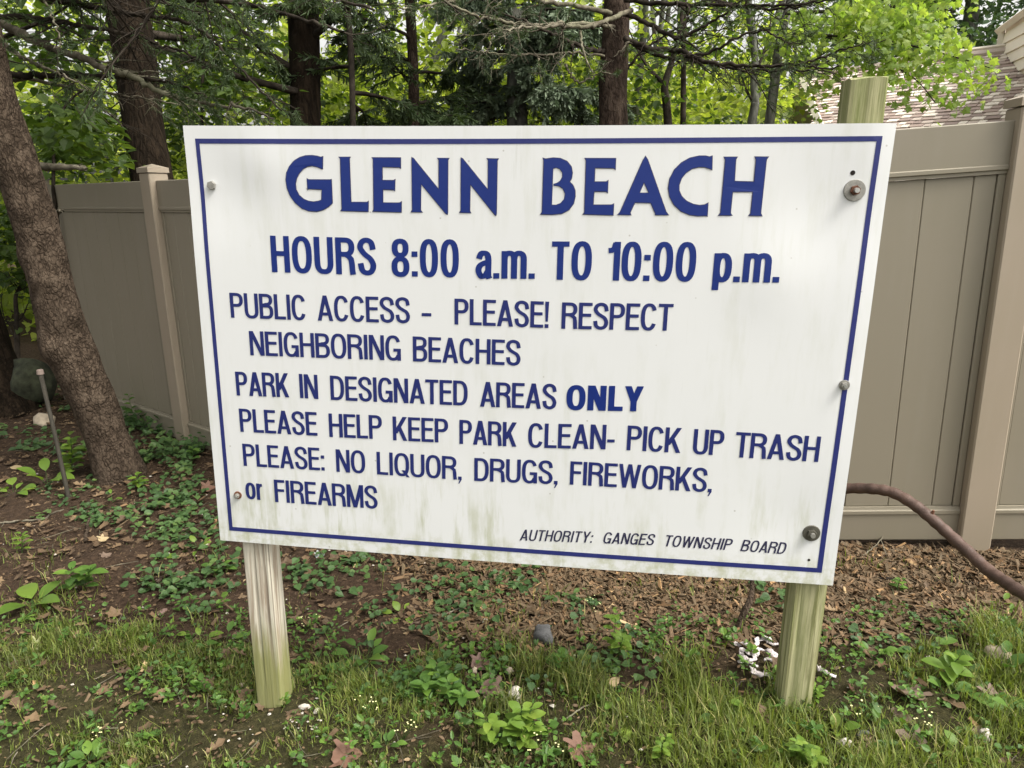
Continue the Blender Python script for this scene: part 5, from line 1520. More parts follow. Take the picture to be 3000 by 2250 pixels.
# grass: blades in tufts
def build_grass():
    x, y = scatter(600000, -3.5, 4.5, -0.75, 1.5)
    k_ = visible(x, y, 700); x, y = x[k_], y[k_]
    big = nmap(x, y, 1.6, 3.1); fin = nmap(x, y, 5.5, 7.7)
    edge = 0.36 + 0.16 * big + 0.14 * sstep(0.4, -0.6, x) - 0.16 * np.exp(-((x - 1.75) / 0.28) ** 2) + 0.26 * sstep(2.05, 2.6, x)
    dens = sstep(0.10, -0.25, y - edge) * np.clip(0.50 + 2.3 * fin + 0.7 * big + 0.42 * sstep(0.05, -0.3, y - 0.1 * x), 0.06, 1.0)
    dens = dens + 0.035 * (y < 1.1) * (fin > 0.05)
    # bare earth around the left post and in patches
    dens *= 1 - 0.9 * np.exp(-(((x - 0.22) / 0.22) ** 2 + ((y + 0.03) / 0.09) ** 2))
    dens *= 1 - 0.97 * np.exp(-(((x - 1.66) / 0.13) ** 2 + ((y - 0.26) / 0.11) ** 2) ** 2)
    dens *= 1 - 0.75 * np.exp(-(((x - 2.05) / 0.22) ** 2 + ((y + 0.02) / 0.10) ** 2)) - 0.0
    keep = rng.uniform(0, 1, len(x)) < dens
    x, y, big, fin = x[keep], y[keep], big[keep], fin[keep]
    n_ = len(x)
    # pull blades into tufts
    q = 0.035
    tx = np.round(x / q + nmap(x, y, 9, 1.0)) * q; ty = np.round(y / q) * q
    m_ = rng.uniform(0, 1, n_) < 0.55
    x = np.where(m_, x * 0.35 + tx * 0.65, x); y = np.where(m_, y * 0.35 + ty * 0.65, y)
    h = (0.015 + 0.029 * np.clip(0.5 + fin + big, 0, 1.3)) * rng.gamma(5.0, 0.2, n_)
    h *= np.where((np.abs(x - 1.05) < 0.16) & (np.abs(y - 0.10) < 0.14), 1.7, 1)
    h *= np.where((np.abs(x - 2.45) < 0.4) & (np.abs(y - 0.50) < 0.2), 1.4, 1)
    w = rng.uniform(0.0009, 0.0028, n_)
    a = rng.uniform(0, 2 * math.pi, n_)
    lean = rng.uniform(0.1, 0.9, n_)
    d = np.stack([np.cos(a), np.sin(a)], -1); s = np.stack([-np.sin(a), np.cos(a)], -1)
    z = gz_arr(x, y) - 0.004
    V = np.zeros((n_, 5, 3))
    def pt(t): # along the blade
        return np.stack([x + d[:, 0] * h * lean * t * t, y + d[:, 1] * h * lean * t * t, z + h * (t - 0.25 * lean * t * t)], -1)
    for i, (t, ww) in enumerate(((0.0, 1.0), (0.55, 0.8))):
        p = pt(t); o_ = np.stack([s[:, 0] * w * ww, s[:, 1] * w * ww, np.zeros(n_)], -1)
        V[:, 2 * i] = p - o_; V[:, 2 * i + 1] = p + o_
    V[:, 4] = pt(1.0)
    base = np.arange(n_)[:, None] * 5
    F4 = np.hstack([base + np.array([[0, 1, 3, 2]])])
    F3 = np.hstack([base + np.array([[2, 3, 4]])])
    dry = rng.uniform(0, 1, n_) < 0.13
    val = np.clip(0.40 + 0.5 * big + rng.normal(0, 0.24, n_), 0, 0.84); val = np.where(dry, rng.uniform(0.86, 1, n_), val)
    me = bpy.data.meshes.new('grass')
    Vf = V.reshape(-1, 3).astype(np.float32)
    me.vertices.add(len(Vf)); me.vertices.foreach_set('co', Vf.ravel())
    loops = np.concatenate([F4.ravel(), F3.ravel()]).astype(np.int32)
    me.loops.add(len(loops)); me.loops.foreach_set('vertex_index', loops)
    ls = np.concatenate([np.arange(n_) * 4, n_ * 4 + np.arange(n_) * 3]).astype(np.int32)
    lt = np.concatenate([np.full(n_, 4), np.full(n_, 3)]).astype(np.int32)
    me.polygons.add(2 * n_); me.polygons.foreach_set('loop_start', ls); me.polygons.foreach_set('loop_total', lt)
    at = me.attributes.new('v', 'FLOAT', 'POINT'); at.data.foreach_set('value', np.repeat(val, 5).astype(np.float32))
    me.update(calc_edges=True)
    tag(link('grass', me, M['grass']), 'short patchy grass in front of and around the sign posts', 'grass', kind='stuff')
    print('grass blades', n_)
build_grass()

# wood chips
T_CHIP = np.array([(-.5, -.5, 0), (.5, -.42, 0), (.44, .5, 0), (-.42, .38, 0), (-.5, -.5, 1), (.5, -.42, 1), (.44, .5, 1), (-.42, .38, 1)], float)
F_CHIP = np.array([(4, 5, 6, 7), (0, 1, 5, 4), (1, 2, 6, 5), (2, 3, 7, 6), (3, 0, 4, 7)])
def chips():
    x, y = scatter(60000, -0.5, 4.4, 0.12, 1.24)
    k_ = visible(x, y, 700); x, y = x[k_], y[k_]
    big = nmap(x, y, 1.9, 9.1)
    edge = 0.38 + 0.13 * big + np.where(x < 0.6, 0.08, 0) + np.where(x > 2.2, 0.10, 0)
    dens = sstep(-0.10, 0.16, y - edge) * sstep(-0.1, 1.15, x + 0.3 * big) + 0.012
    keep = rng.uniform(0, 1, len(x)) < dens * 0.85
    x, y = x[keep], y[keep]
    x2 = rng.uniform(-1.8, 3.6, 900); y2 = rng.uniform(-0.5, 1.9, 900); k2 = in_front(x2, y2)
    x = np.concatenate([x, x2[k2]]); y = np.concatenate([y, y2[k2]])
    n_ = len(x)
    ln = rng.gamma(3.2, 0.0088, n_) + 0.006; wd = np.minimum(ln * rng.uniform(0.10, 0.36, n_), 0.014); th = rng.uniform(0.0015, 0.005, n_)
    a = rng.uniform(0, 2 * math.pi, n_); tl = rng.normal(0, 0.38, n_); rl = rng.normal(0, 0.6, n_)
    ax = np.stack([np.cos(a) * np.cos(tl), np.sin(a) * np.cos(tl), np.sin(tl)], -1)
    up = np.stack([-np.sin(a) * np.sin(rl), np.cos(a) * np.sin(rl), np.cos(rl)], -1)
    sd = np.cross(up, ax); sd /= np.linalg.norm(sd, axis=1)[:, None]; up = np.cross(ax, sd)
    P = np.stack([x, y, gz_arr(x, y) + rng.uniform(0.0, 0.016, n_)], -1)
    J = 1 + rng.uniform(-0.35, 0.35, (n_, 8, 1)) * np.array([0.3, 1, 0.3])
    T = T_CHIP[None] * J
    V = P[:, None, :] + T[:, :, 0:1] * ln[:, None, None] * ax[:, None] + T[:, :, 1:2] * wd[:, None, None] * sd[:, None] + T[:, :, 2:3] * th[:, None, None] * up[:, None]
    F = (np.arange(n_)[:, None, None] * 8 + F_CHIP[None]).reshape(-1, 4)
    val = np.clip(rng.beta(1.25, 1.9, n_) + 0.0, 0, 1)
    tag(link('wood_chips', np_mesh('wood_chips', V.reshape(-1, 3), F, np.repeat(val, 8)), M['chip']), 'reddish brown wood chip mulch between the sign and the fence', 'mulch', kind='stuff')
    print('chips', n_)
chips()

# fallen leaf litter and twigs
T_OAK = np.array([(0.45, 0, 0.0), (0, 0, 0.02), (0.16, 0.16, 0.06), (0.25, 0.07, 0.02), (0.42, 0.30, 0.12), (0.52, 0.12, 0.03), (0.74, 0.26, 0.13), (1.0, 0.0, 0.10), (0.74, -0.26, 0.10), (0.52, -0.11, 0.02), (0.42, -0.30, 0.15), (0.25, -0.07, 0.02), (0.16, -0.16, 0.05)], float)
F_OAK = np.array([(0, i, i + 1, (i + 1) % 12 + 1) for i in range(1, 12, 2)])
def litter():
    pr = []
    x, y = scatter(9000, -4.2, 3.9, -0.7, 4.4)
    k_ = visible(x, y, 700); x, y = x[k_], y[k_]
    big = nmap(x, y, 1.3, 4.4)
    dens = np.where(x < 0.1, 0.62, 0.16) * sstep(-0.5, 0.5, y - 0.1 * x + 0.5 * big) + 0.05
    dens = np.where((x < -1.6), 0.7, dens)
    dens *= 1 - 0.75 * np.exp(-(((x + 0.55) / 0.4) ** 2 + ((y - 0.62) / 0.25) ** 2))
    keep = rng.uniform(0, 1, len(x)) < dens; x, y = x[keep], y[keep]
    n_ = len(x); P = np.stack([x, y, gz_arr(x, y) + rng.uniform(0.002, 0.02, n_)], -1)
    a = rng.uniform(0, 2 * math.pi, n_)
    ax = np.stack([np.cos(a), np.sin(a), rng.normal(0.05, 0.18, n_)], -1)
    nr = unit_rand(n_) * 0.38 + np.array([0, 0, 1.0])
    h_ = n_ // 2
    T1 = T_OAK * np.array([1, 1, 1.2]); T2 = T_MAPLE * np.array([1, 1, -1.6])
    sz = rng.uniform(0.03, 0.075, n_)
    v = np.clip(rng.beta(2, 2.6, n_), 0, 1)
    pr.append(place(P[:h_], ax[:h_], nr[:h_], sz[:h_], T1, F_OAK, v[:h_])); pr.append(place(P[h_:], ax[h_:], nr[h_:], sz[h_:] * 0.8, T2, F_MAPLE, v[h_:]))
    # crumbs
    x, y = scatter(26000, -4.2, 3.9, -0.7, 3.6); k_ = visible(x, y, 60); x, y = x[k_], y[k_]
    n_ = len(x); P = np.stack([x, y, gz_arr(x, y) + 0.006], -1)
    pr.append(place(P, unit_rand(n_) * np.array([1, 1, .25]), unit_rand(n_) * .5 + np.array([0, 0, 1.]), rng.uniform(0.006, 0.024, n_), T_LEAF, F_LEAF, np.clip(rng.beta(2, 2.2, n_), 0, 1)))
    V, F, A = merge_np([(p[0], p[1], p[2]) for p in pr])
    tag(link('leaf_litter', np_mesh('leaf_litter', V, F, A), M['dead']), 'brown fallen leaves and crumbs scattered over the soil', 'leaf litter', kind='stuff')
    # loose twigs and pine needles
    pr = []
    rs = random.Random(8)
    for _ in range(420):
        x_, y_ = rs.uniform(-3.5, 3.6), rs.uniform(-0.6, 2.6)
        if not in_front(np.array([x_]), np.array([y_]))[0]: continue
        z_ = float(ground_z(x_, y_)) + 0.010
        a_ = rs.uniform(0, 6.28)
        w_ = walk([x_, y_, z_], [math.cos(a_), math.sin(a_), 0], rs.uniform(0.04, 0.2), 5, 0.12, 0, rs); w_[:, 2] = ground_z(w_[:, 0], w_[:, 1]) + 0.010 + (w_[:, 2] - w_[0][2]) * 0.15
        pr.append(tube_part(w_, rs.uniform(0.001, 0.0028), 0.0008, 4))
    V, F, A = merge_np(pr)
    tag(link('twig_litter', np_mesh('twig_litter', V, F, A, True), M['twig']), 'thin dry twigs strewn over the ground', 'twigs', kind='stuff')
litter()

# low green ground cover: ivy, clover and seedlings
def ground_cover():
    pr = []
    def patch(px, py, spx, spy, n_, size, hmax, T=T_WIDE, lo=0, hi=1):
        c = [G(px + random.gauss(0, spx), py + random.gauss(0, spy)) for _ in range(max(3, n_ // 9))]
        c = np.array([p for p in c if in_front(np.array([p[0]]), np.array([p[1]]))[0]])
        if not len(c): return
        P = np.repeat(c, 9, axis=0) + rng.normal(size=(len(c) * 9, 3)) * np.array([0.035, 0.035, 0])
        n2 = len(P)
        P[:, 2] = gz_arr(P[:, 0], P[:, 1]) + rng.uniform(0.006, hmax, n2)
        ax = unit_rand(n2); ax[:, 2] = -0.15
        pr.append(place(P, ax, unit_rand(n2) * 0.45 + np.array([0, -0.25, 1.0]), size * rng.uniform(0.6, 1.3, n2), T, F_LEAF, np.clip(np.repeat(rng.uniform(lo, hi, len(c)), 9) * 0.6 + rng.uniform(0, 0.4, n2), 0, 1)))
    # dark ivy around the leaning tree and along the left fence
    for a in [(470, 1320, 60, 30, 260, 0.045, 0.13), (420, 1250, 40, 30, 160, 0.05, 0.16), (540, 1370, 50, 30, 160, 0.04, 0.08), (420, 1470, 90, 40, 260, 0.034, 0.05), (300, 1480, 90, 40, 160, 0.032, 0.04),
              (180, 1180, 50, 30, 120, 0.05, 0.12), (160, 1290, 70, 40, 110, 0.04, 0.06), (60, 1300, 60, 40, 90, 0.045, 0.06), (600, 1500, 40, 40, 110, 0.034, 0.06), (500, 1560, 60, 30, 120, 0.03, 0.04),
              (570, 1680, 60, 50, 160, 0.032, 0.05), (480, 1720, 60, 30, 90, 0.034, 0.05), (620, 1620, 50, 40, 90, 0.036, 0.06), (880, 1700, 90, 40, 120, 0.034, 0.05), (1050, 1680, 90, 30, 110, 0.03, 0.05),
              (1250, 1740, 110, 50, 110, 0.028, 0.06), (1450, 1730, 60, 50, 110, 0.03, 0.07), (1100, 1800, 90, 40, 70, 0.026, 0.05), (1330, 1800, 100, 40, 70, 0.026, 0.05), (1700, 1780, 60, 30, 60, 0.028, 0.05),
              (2250, 1740, 25, 25, 40, 0.032, 0.06), (1260, 1990, 110, 45, 130, 0.026, 0.07), (1750, 1960, 90, 50, 70, 0.026, 0.06), (2600, 1870, 60, 60, 60, 0.024, 0.05)]:
        patch(*a)
    V, F, A = merge_np(pr)
    tag(link('ivy_cover', np_mesh('ivy_cover', V, F, A), M['ivy']), 'dark green ivy and creeping weeds on the soil', 'ground cover', kind='stuff')
    pr.clear()
    # small fresh clover-like leaves through the lawn
    x, y = scatter(2600, -2.6, 3.7, -0.7, 0.62); k_ = visible(x, y, 100); x, y = x[k_], y[k_]
    f = nmap(x, y, 3.0, 2.2); keep = f > 0.02; x, y = x[keep], y[keep]
    x = np.repeat(x, 3) + rng.normal(0, 0.010, len(x) * 3); y = np.repeat(y, 3) + rng.normal(0, 0.010, len(y) * 3)
    n_ = len(x)
    P = np.stack([x, y, gz_arr(x, y) + rng.uniform(0.008, 0.04, n_)], -1)
    pr.append(place(P, unit_rand(n_) * np.array([1, 1, .3]), unit_rand(n_) * 0.5 + np.array([0, -0.2, 1.]), rng.uniform(0.009, 0.022, n_), T_WIDE, F_LEAF, rng.uniform(0, 0.9, n_)))
    V, F, A = merge_np(pr)
    tag(link('clover', np_mesh('clover', V, F, A), M['weed']), 'tiny clover and seedling leaves through the grass', 'ground cover', kind='stuff')
    # tangle of narrow leaved seedlings
    pr = []
    x, y = scatter(2300, -2.6, 3.7, -0.7, 0.75); k_ = visible(x, y, 120); x, y = x[k_], y[k_]
    f = nmap(x, y, 2.2, 12.2); keep = (f > -0.08) & (y < 0.5 + 0.3 * f); x, y = x[keep], y[keep]
    for xx, yy in zip(x, y):
        hh = random.uniform(0.02, 0.07); n2 = random.randint(4, 11); sz = random.uniform(0.010, 0.030)
        t = rng.uniform(0.15, 1, n2); a = rng.uniform(0, 6.28, n2); la = rng.normal(0, .3, 2)
        P = np.stack([xx + la[0] * hh * t + np.cos(a) * .003, yy + la[1] * hh * t + np.sin(a) * .003, float(ground_z(xx, yy)) + hh * t], -1)
        ax = np.stack([np.cos(a), np.sin(a), rng.uniform(-.2, .9, n2)], -1)
        tpl = T_LEAF * np.array([1, random.uniform(0.5, 1.4), 1])
        pr.append(place(P, ax, unit_rand(n2) * .6 + np.array([0, -.2, 1.]), sz * rng.uniform(.6, 1.3, n2), tpl, F_LEAF, np.clip(rng.normal(random.uniform(.1, .8), .15, n2), 0, 1)))
    V, F, A = merge_np(pr)
    tag(link('seedlings', np_mesh('seedlings', V, F, A), M['weed']), 'tangled small weeds and seedlings through the grass', 'ground cover', kind='stuff')
    # seeding grass stalks with pale heads
    pr = []; rs = random.Random(4)
    for _ in range(150):
        p = G(rs.uniform(-50, 3050), rs.uniform(1880, 2420)) if rs.random() < .8 else G(rs.uniform(-50, 3050), rs.uniform(1700, 2100))
        if not in_front(np.array([p[0]]), np.array([p[1]]))[0]: continue
        w_ = walk(p, [rs.gauss(0, .35), rs.gauss(0, .35), 1], rs.uniform(0.05, 0.14), 6, 0.08, 0.04, rs)
        V, F = tube_np(w_, np.linspace(0.0010, 0.0007, 7), 3); pr.append((V, F, np.full(len(V), rs.uniform(0.5, 0.95))))
        if rs.random() < 0.6:
            n2 = 7; q = w_[-3:][rng.integers(0, 3, n2)] + rng.normal(0, 0.0022, (n2, 3))
            pr.append(place(q, unit_rand(n2) * .5 + np.array([0, 0, 1.]), unit_rand(n2), np.full(n2, 0.007), T_LEAF, F_LEAF, np.full(n2, 0.95)))
    V, F, A = merge_np(pr)
    tag(link('seed_stalks', np_mesh('seed_stalks', V, F, A), M['grass']), 'thin seeding grass stalks with pale heads', 'grass', kind='stuff')
    # pebbles
    x, y = scatter(1500, -3, 3.6, -0.7, 2.0); k_ = visible(x, y, 60); x, y = x[k_], y[k_]
    xa = rng.normal(0.30, 0.16, 60); ya = rng.normal(-0.06, 0.06, 60)
    x = np.concatenate([x[:260], xa]); y = np.concatenate([y[:260], ya])
    n_ = len(x)
    oct_ = np.array([(1, 0, 0), (0, 1, 0), (-1, 0, 0), (0, -1, 0), (0, 0, 1), (0, 0, -1)], float); of = np.array([(0, 1, 4), (1, 2, 4), (2, 3, 4), (3, 0, 4), (1, 0, 5), (2, 1, 5), (3, 2, 5), (0, 3, 5)])
    s = rng.gamma(2.0, 0.0011, n_) + 0.0015
    V = np.stack([x, y, gz_arr(x, y) + 0.006], -1)[:, None] + (oct_[None] * (1 + rng.uniform(-.4, .4, (n_, 6, 1)))) * s[:, None, None] * np.array([1.3, 1.0, 0.7])
    F = (np.arange(n_)[:, None, None] * 6 + of[None]).reshape(-1, 3)
    tag(link('pebbles', np_mesh('pebbles', V.reshape(-1, 3), F, None, False), M['stone_white']), 'tiny pale pebbles scattered on the bare soil', 'pebbles', kind='stuff')
ground_cover()

# ------------------------------------------------------------------ individual weeds
def weed(px, py, kind, label, size=0.05, n_=10, h=0.12, mat='weed_bright', seed=1, spread=1.0):
    rs = random.Random(seed); p = G(px, py); p[2] = float(ground_z(p[0], p[1])) - 0.003
    T = thing('weed', label, 'weed', tuple(p), 'weeds growing around the sign')
    LP = []; LA = []; LN = []; LS = []; st = []
    if kind == 'rosette':        # leaves straight from the ground
        for i in range(n_):
            a = i * 2.4 + rs.uniform(-.3, .3); el = rs.uniform(0.25, 1.0)
            d = np.array([math.cos(a) * math.cos(el), math.sin(a) * math.cos(el), math.sin(el)])
            sl = h * rs.uniform(0.3, 0.8)
            q = p + d * sl
            st.append(tube_part(np.array([p, p + d * sl * .5, q]), 0.0016, 0.0011, 4))
            LP.append(q); LA.append(d + np.array([0, 0, -0.35])); LN.append([0 - d[0] * .6, -0.2 - d[1] * .6, 1.0]); LS.append(size * rs.uniform(0.7, 1.2))
    elif kind == 'stalk':        # upright stems with opposite leaves
        ns = max(1, n_ // 8)
        for s_ in range(ns):
            a = rs.uniform(0, 6.28); w_ = walk(p + np.array([math.cos(a), math.sin(a), 0]) * 0.012 * spread * ns * .5, [math.cos(a) * .28 * spread, math.sin(a) * .28 * spread, 1], h * rs.uniform(.7, 1.1), 8, 0.05, 0.0, rs)
            st.append(tube_part(w_, 0.0022, 0.0013, 5))
            for i in range(2, 9):
                for sg in (0, math.pi):
                    if rs.random() < 0.15: continue
                    b = a + i * 1.57 + sg
                    d = np.array([math.cos(b), math.sin(b), rs.uniform(0.0, 0.5)])
                    LP.append(w_[i] + d * 0.004); LA.append(d); LN.append([-d[0] * .3, -0.15 - d[1] * .3, 1.0]); LS.append(size * (0.55 + 0.55 * math.sin(math.pi * min(1, i / 8.5))) * rs.uniform(.8, 1.2))
    LP, LA, LN, LS = map(np.array, (LP, LA, LN, LS))
    part_mesh('stem', st, M['weed'], T, True)
    val = np.clip(rng.normal(0.5, 0.22, len(LP)), 0, 1)
    # a smooth, arched leaf with midrib
    m_ = 6; tpl = []; fq = []
    for i in range(m_ + 1):
        t = i / m_; w_ = 0.27 * math.sin(math.pi * min(1, t * 0.92 + 0.06)) ** 0.8 if 0 < i < m_ else 0.015
        z = 0.22 * t - 0.34 * t * t
        tpl += [(t, w_, z + w_ * .25), (t, 0, z), (t, -w_, z + w_ * .25)]
        if i:
            b = 3 * i; fq += [(b - 3, b - 2, b + 1, b), (b - 2, b - 1, b + 2, b + 1)]
    tpl = np.array(tpl, float); fq = np.array(fq)
    for i in range(len(LP)):     # every leaf is a piece of its own
        V, F, A = place(LP[i:i+1], LA[i:i+1], LN[i:i+1], LS[i:i+1], tpl * np.array([1, rs.uniform(.85, 1.25), 1]), fq, val[i:i+1])
        link('leaf', np_mesh('leaf', V, F, A, True), M[mat], T)
W = [
 (1490, 2195, 'stalk', 'bright green leafy weed at the centre of the bottom edge', .052, 32, .13, 'weed_bright'),
 (235, 1735, 'stalk', 'tall light green weed on bare soil at far left', .07, 16, .17, 'weed'),
 (100, 1775, 'rosette', 'weed with long broad leaf leaning right at the left edge', .13, 4, .07, 'weed_bright'),
 (2710, 1915, 'rosette', 'broad leaved weed beyond the right post at the mulch edge', .06, 5, .09, 'weed'),
 (2745, 1990, 'stalk', 'pair of upright oval leaves right of the right post', .06, 8, .09, 'weed_bright'),
 (2770, 2035, 'rosette', 'low oval leaved weed below the upright pair', .055, 5, .05, 'weed'),
 (2930, 1970, 'rosette', 'broad leaved weed beside the tan stone near the right edge', .065, 7, .10, 'weed'),
 (2985, 2120, 'rosette', 'large dark leaved weed cut by the right edge', .085, 7, .10, 'weed'),
 (2440, 2150, 'rosette', 'two rounded light leaves in front of the right post foot', .055, 4, .05, 'weed_bright'),
 (2390, 2060, 'stalk', 'small yellow green sprig against the right post foot', .026, 14, .055, 'weed_bright'),
 (2205, 2085, 'rosette', 'rounded scalloped weed left of the right post', .055, 5, .06, 'weed_bright'),
 (2120, 2110, 'rosette', 'pale leaved weed left of the scalloped one', .06, 5, .05, 'weed'),
 (2380, 2235, 'stalk', 'dense sprig of small leaves at the bottom right of the right post', .034, 26, .07, 'weed_bright'),
 (2270, 2230, 'rosette', 'single bright oval leaf at the bottom edge', .05, 3, .05, 'weed_bright'),
 (1835, 2110, 'rosette', 'two yellow green leaves in mid lawn', .048, 3, .06, 'weed_bright'),
 (1800, 1925, 'stalk', 'narrow leaved upright weed at the mulch edge', .045, 16, .13, 'weed_bright'),
 (1680, 1950, 'rosette', 'grey green broad weed left of the narrow leaved one', .055, 6, .06, 'weed'),
 (1640, 1975, 'stalk', 'small upright weed below the blue grey stone', .04, 12, .09, 'weed'),
 (1075, 1935, 'rosette', 'cluster of round leaves right of the left post', .058, 9, .10, 'weed'),
 (1020, 1975, 'rosette', 'low round leaves just below the round leaf cluster', .048, 7, .06, 'weed'),
 (1175, 1805, 'rosette', 'light green leaves under the lower sign edge', .045, 6, .07, 'weed_bright'),
 (1250, 2030, 'stalk', 'bushy dark green weed left of the reddish maple leaf', .05, 30, .09, 'weed'),
 (1350, 2055, 'stalk', 'second bushy dark weed touching the reddish maple leaf', .045, 22, .08, 'weed'),
 (660, 1890, 'rosette', 'round leaved cluster left of the left post', .055, 9, .09, 'weed'),
 (590, 1880, 'rosette', 'upright pale leaved weed left of the round leaved cluster', .05, 5, .09, 'weed_bright'),
 (360, 1880, 'rosette', 'small lobed weed in thin grass at lower left', .04, 7, .06, 'weed_bright'),
 (440, 1930, 'rosette', 'small bright three leaved weed below the pinkish leaf', .03, 5, .05, 'weed_bright'),
 (60, 1620, 'stalk', 'small upright weed by the left edge with round top', .04, 10, .12, 'weed_bright'),
 (470, 1640, 'rosette', 'yellow green oval leaf on bare soil beside the tan leaf', .04, 4, .05, 'weed_bright'),
 (580, 1610, 'rosette', 'single oval green leaf beside the lower left sign corner', .05, 4, .07, 'weed_bright'),
 (640, 1670, 'rosette', 'broad leaved weed hidden partly by the left post top', .055, 5, .05, 'weed'),
 (205, 1400, 'stalk', 'bright green seedling between the stake and the leaning trunk', .085, 16, .26, 'weed_bright'),
 (140, 1420, 'rosette', 'broad bright leaves left of the thin stake', .10, 6, .12, 'weed_bright'),
 (40, 1450, 'rosette', 'bright leaves low at the left edge', .08, 8, .12, 'weed_bright'),
 (405, 1260, 'stalk', 'leafy stem standing before the left fence rail', .07, 12, .34, 'weed'),
 (430, 1345, 'rosette', 'dark ivy like clump at the foot of the left fence', .08, 12, .16, 'ivy'),
 (420, 1430, 'stalk', 'fresh heart leaved weed right of the leaning trunk', .05, 10, .10, 'weed_bright'),
 (330, 1470, 'rosette', 'small heart leaved weed in the litter below the trunk', .04, 4, .07, 'weed_bright'),
 (560, 1360, 'stalk', 'narrow leaved weed between the left fence post and the sign', .06, 14, .13, 'weed'),
 (2620, 1740, 'stalk', 'tiny dark weed in the mulch under the pipe', .03, 12, .07, 'weed'),
 (2745, 1790, 'rosette', 'small pointed leaf weed in the mulch right of centre pipe', .04, 4, .04, 'weed_bright'),
 (2935, 1775, 'rosette', 'small leafed weed in the mulch under the pipe end', .05, 5, .04, 'weed_bright'),
 (2560, 1930, 'rosette', 'slim leaved weed in the grass right of the right post', .045, 5, .08, 'weed'),
 (260, 2230, 'rosette', 'dark rosette in the bottom left lawn', .05, 8, .04, 'weed'),
 (1130, 2190, 'rosette', 'low pale leaved weed in the bottom centre left lawn', .035, 8, .05, 'weed'),
 (2820, 2230, 'rosette', 'bright rosette beside the brown leaf at the bottom right', .045, 7, .05, 'weed_bright'),
 (1930, 2215, 'stalk', 'low mixed weed at the bottom edge right of centre', .03, 20, .06, 'weed_bright'),
]
for i, w in enumerate(W): weed(*w, seed=100 + i)

# tiny white flowers
def flower(px, py, label, seed, h=0.06):
    rs = random.Random(seed); p = G(px, py)
    T = thing('flowering_weed', label, 'weed', tuple(p), 'tiny flowering weeds')
    st = []; hd = []
    for _ in range(5):
        w_ = walk(p, [rs.gauss(0, .4), rs.gauss(0, .4), 1], h * rs.uniform(.7, 1.2), 5, .1, 0, rs)
        st.append(tube_part(w_, 0.0010, 0.0007, 4))
        for _k in range(2):
            q = w_[-1] + np.array([rs.gauss(0, .006), rs.gauss(0, .006), rs.gauss(0, .004)])
            n2 = 5; ang = np.arange(n2) * 2 * math.pi / n2
            ax = np.stack([np.cos(ang), np.sin(ang), np.full(n2, .3)], -1)
            hd.append(place(np.repeat(q[None], n2, 0), ax, np.tile([[0, -.2, 1.]], (n2, 1)), np.full(n2, 0.0032), T_LEAF * np.array([1, 1.6, 1]), F_LEAF, np.full(n2, .5)))
    part_mesh('stem', st, M['weed'], T); part_mesh('petals', hd, M['flower'], T)
for i, (x, y, lb) in enumerate([(1085, 2110, 'pale yellow flowered weed below the pink leaf'), (900, 1850, 'tiny white flowered weed beside the left post'), (1180, 2170, 'white specked flowering weed near the bottom centre'), (2515, 2130, 'flowering stalk with pale beads near the white pebble'), (2685, 2160, 'tall flowering stalk right of the white pebble'),
                             (1590, 2220, 'tiny white flowers at the bottom edge'), (310, 2190, 'tiny pale flowers in the lower left lawn'), (1740, 1800, 'pale sprig in the mulch under the sign')]):
    flower(x, y, lb, 300 + i, 0.07)

